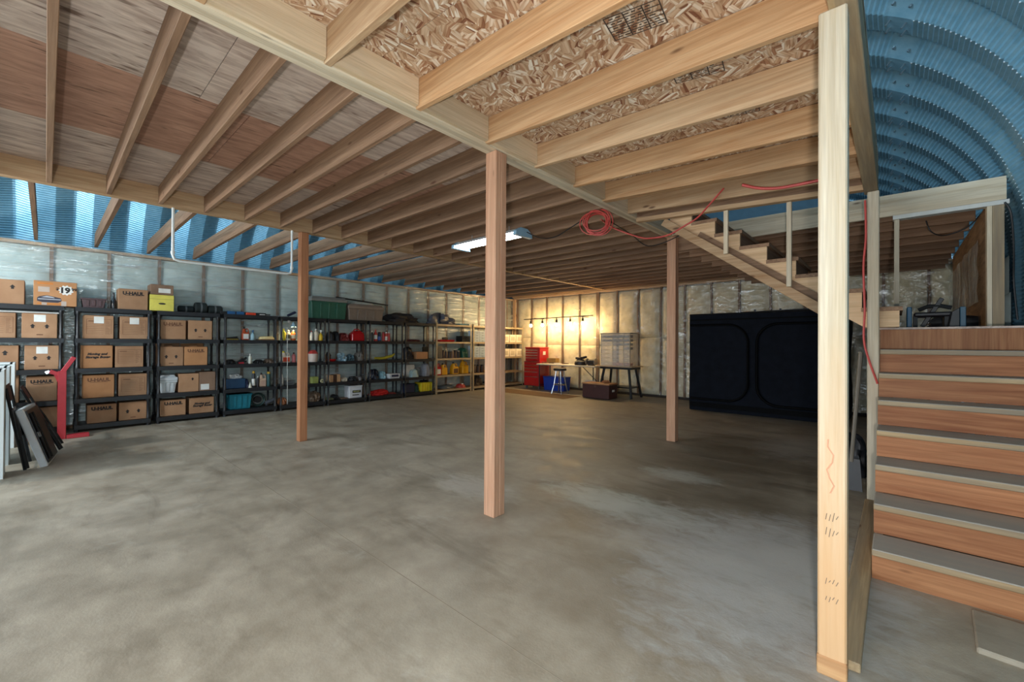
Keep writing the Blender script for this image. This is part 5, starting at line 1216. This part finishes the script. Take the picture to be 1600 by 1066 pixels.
# ================================================================ LEFT FOREGROUND
# white open cabinets standing in a row at the left edge
pc_ = onZ(4, 750)
CABW = NT('cabinet_white').m; CABW.node_tree.nodes['Principled BSDF'].inputs['Base Color'].default_value = srgb(214, 222, 222); CABW.node_tree.nodes['Principled BSDF'].inputs['Roughness'].default_value = .6
for i, (px, ytop, ybot, lab) in enumerate(((4.5, 578, 749, 'nearest of three white open cabinets at the left edge'), (13, 573, 727, 'middle of three white open cabinets at the left edge'), (21.5, 567, 700, 'farthest of three white open cabinets at the left edge'))):
    f_ = onZ(px, ybot); hgt = onX(px, ytop, f_.x).z
    t = thing('white_cabinet', lab, 'cabinet', (f_.x-.16, f_.y-.30, 0), 0, 'white cabinets at the left edge')
    MB().box(-.16, .16, .262, .30, 0, hgt).build('side_panel', CABW, t); MB().box(-.16, .16, -.30, -.282, 0, hgt).build('side_panel', CABW, t)
    MB().box(-.16, .16, -.281, .281, hgt-.018, hgt).build('top_panel', CABW, t); MB().box(-.16, .15, -.281, .281, hgt*.45, hgt*.45+.018).build('shelf_board', CABW, t); MB().box(-.16, .15, -.281, .281, .06, .078).build('shelf_board', CABW, t); MB().box(-.16, -.155, -.281, .281, .08, hgt-.02).build('back_panel', CABW, t)
# black folding chair (nearest), leaning
def fold_chair(top, bot, label, width):
    # top, bot: world points of the visible near stile; chair plane continues towards -Y/-X
    t = thing('folding_chair', label, 'chair', (bot.x, bot.y, 0), 0, 'black folding chairs by the cabinets')
    u = top-bot; v = Vector((-1, .03, 0)).normalized()*width
    o_ = Vector((0, 0, bot.z))
    R = .013
    for k in (0, 1):
        MB().tube([o_+v*k+Vector((0, 0, .012)), o_+v*k+u*.55, o_+v*k+u*.97], R, 8).build('leg', BLACKM, t)
        MB().tube([o_+v*(k*.86+.07)+u*.02+Vector((.05, .02, .012)), o_+v*(k*.86+.07)+u*.5+Vector((.045, .02, 0)), o_+v*(k*.86+.07)+u*.74+Vector((.01, 0, 0))], R, 8).build('leg', BLACKM, t)
    bk = MB(); bk.hexa([o_+u*.80, o_+v+u*.80, o_+v+u*.80+Vector((.02, 0, .01)), o_+u*.80+Vector((.02, 0, .01)), o_+u, o_+v+u, o_+v+u+Vector((.03, 0, .01)), o_+u+Vector((.03, 0, .01))]); bk.build('backrest', BLACKP, t, bev=.006)
    se = MB(); se.hexa([o_+v*.06+u*.36+Vector((.03, 0, 0)), o_+v*.94+u*.36+Vector((.03, 0, 0)), o_+v*.94+u*.36+Vector((.06, .01, .01)), o_+v*.06+u*.36+Vector((.06, .01, .01)), o_+v*.06+u*.72+Vector((.03, 0, 0)), o_+v*.94+u*.72+Vector((.03, 0, 0)), o_+v*.94+u*.72+Vector((.06, .01, .01)), o_+v*.06+u*.72+Vector((.06, .01, .01))]); se.build('seat', BLACKP, t, bev=.006)
    MB().tube([o_+u*.12, o_+v+u*.12], .009, 6).build('crossbar', BLACKM, t)
    return t
b1 = onZ(42, 736); t1 = onX(11, 603, b1.x-.0)
b1.y -= .012; t1.y -= .012
fold_chair(t1, b1, 'black folding chair leaning beside the white cabinets, nearest the camera', .40)
b2 = onZ(94, 704); t2 = onX(31, 606, b2.x-.0)
fold_chair(t2, b2, 'black folding chair leaning behind the folded grey table', .40)
# folded white card table leaning between the chairs
b3 = onZ(76, 729); t3 = onX(36, 640, b3.x-.0)
t = thing('folded_table', 'light grey folded table leaning between two black folding chairs', 'table', (b3.x, b3.y, 0))
u = t3-b3; v = Vector((-1, .12, 0)).normalized()*.60; n_ = u.cross(v).normalized()*.06
if n_.y > 0: n_ = -n_
o_ = Vector((0, 0, .004))
MB().hexa([o_, o_+v, o_+v+n_, o_+n_, o_+u, o_+v+u, o_+v+u+n_, o_+u+n_]).build('tabletop', P(182, 188, 192), t, bev=.008)
q_ = -n_*.22
MB().hexa([o_+v*.04+u*.05+q_, o_+v*.96+u*.05+q_, o_+v*.96+u*.05, o_+v*.04+u*.05, o_+v*.04+u*.95+q_, o_+v*.96+u*.95+q_, o_+v*.96+u*.95, o_+v*.04+u*.95]).build('apron', BLACKM, t)
for k in (.12, .3): MB().tube([o_+v*k+u*.1+q_*1.6, o_+v*k+u*.9+q_*1.6], .012, 7).build('folded_leg', BLACKM, t)
MB().tube([o_+v*.05+u*.5+q_*2, o_+v*.05+u*.58+q_*2], .012, 7).build('latch', CHROME, t)
# red engine stand
be = onZ(96, 686)
es = thing('engine_stand', 'red steel engine stand with angled arms before the carton shelves', 'stand', (be.x, be.y, 0))
RDE = plain('red_stand_paint', (176, 44, 54), .45)
ztop = onX(95, 580, be.x).z
MB().box(-.035, .035, -.04, .04, .0, ztop).build('post', RDE, es, bev=.004)
e1 = onX(116, 558, be.x)-be; MB().bar((0, 0, ztop-.02), (0, e1.y, e1.z), .05, .05).build('arm', RDE, es, bev=.004)
e2 = onX(71, 583, be.x)-be; MB().bar((0, 0, ztop-.06), (0, e2.y*.75, e2.z+.02), .05, .05).build('arm', RDE, es, bev=.004)
MB().prism([(-.03, ztop-.18), (-.03, ztop-.05), (e2.y*.5, ztop-.05)], 0, -.01, .01).build('gusset', RDE, es); MB().bar((0, e2.y*.75, e2.z+.02), (0, e2.y, e2.z), .04, .035).build('arm_tip', CHROME, es)
MB().box(-.06, .06, .045, .26, .002, .05).build('foot', RDE, es, bev=.004); MB().box(-.03, .03, -.36, -.045, .03, .08).build('foot', RDE, es, bev=.004)
for x_ in (-.02, .02): MB().tube([(x_-.008, -.33, .0285), (x_+.008, -.33, .0285)], .028, 10).build('caster', BK, es)

# ================================================================ LANDING GOODS
LZ = 1.457; yl = 5.15
xa, xb = onY(1405, 490, yl).x, onY(1413, 490, yl).x
solo(MB().box(-(xb-xa)/2, (xb-xa)/2, -.12, .12, 0, onY(1409, 480, yl).z-LZ), 'blue_folder', P(28, 84, 116), 'upright blue case at the foot of the upper flight on the landing', 'case', ((xa+xb)/2+.05, yl+.14, LZ), bev=.006)
t = thing('exercise_machine', 'black exercise machine with a tilted bar on the landing', 'machine', (onY(1455, 500, yl+.4).x, yl+.4, LZ))
q0 = t.location; pl = lambda px, py, dy=0: onY(px, py, yl+.4+dy)-q0
MB().bar(pl(1441, 511)+Vector((0, 0, .0)), pl(1472, 466), .035, .03, (0, 1, 0)).build('tilted_bar', P(34, 30, 32), t, bev=.004)
for px in (1430, 1478): MB().box(pl(px, 500).x-.015, pl(px, 500).x+.015, -.1, .1, 0, onY(px, 494, yl+.4).z-LZ).build('leg', BK, t)
m = MB(); m.box(pl(1427, 500).x, pl(1488, 500).x, -.12, .12, pl(1450, 496).z, pl(1450, 489).z); m.build('seat', P(30, 24, 28), t, bev=.012)
MB().tube([pl(1435, 485), pl(1450, 479), pl(1470, 478), pl(1487, 481)], .018, 8).build('handlebar', BK, t)
xa, xb = onY(1482, 490, yl+.1).x, onY(1510, 490, yl+.1).x
t = thing('loudspeaker', 'black speaker box with blue-grey side on the landing near the partition', 'speaker', ((xa+xb)/2, yl+.26, LZ)); hw = (xb-xa)/2; hs = onY(1500, 480, yl+.1).z-LZ
MB().hexa([(-hw, -.15, 0), (hw*.3, -.15, 0), (hw*.3, .15, 0), (-hw, .15, 0), (-hw*.6, -.15, hs*.8), (hw*.3, -.15, hs), (hw*.3, .15, hs), (-hw*.6, .15, hs*.8)]).build('cabinet', P(16, 16, 20), t, bev=.004); MB().box(hw*.32, hw, -.15, .15, 0, hs+.005).build('side_panel', P(46, 84, 104), t, bev=.004)
solo(blobm(.12, .5, .16, 91, .3), 'black_sack', BK, 'dark sack against the stained partition on the landing', 'sack', (.45, 6.1, LZ))
# tools leaning behind the pale post
t = thing('long_handled_shovel', 'grey long-handled shovel leaning in the gap between the right posts', 'tool', (-.30, 4.9, 0))
MB().tube([(0, 0, .25), (.06, .15, 1.24)], .016, 8).build('handle', P(120, 112, 100), t); MB().hexa([(-.08, -.02, 0.0), (.08, -.02, 0), (.08, 0, 0), (-.08, 0, 0), (-.06, 0, .28), (.06, 0, .28), (.06, .02, .28), (-.06, .02, .28)]).build('blade', P(60, 60, 62), t)
solo(blobm(.3, .3, .42, 93, .4), 'dark_sack', P(22, 24, 30), 'dark sack on the floor under the landing edge', 'sack', (-.34, 5.5, .001))
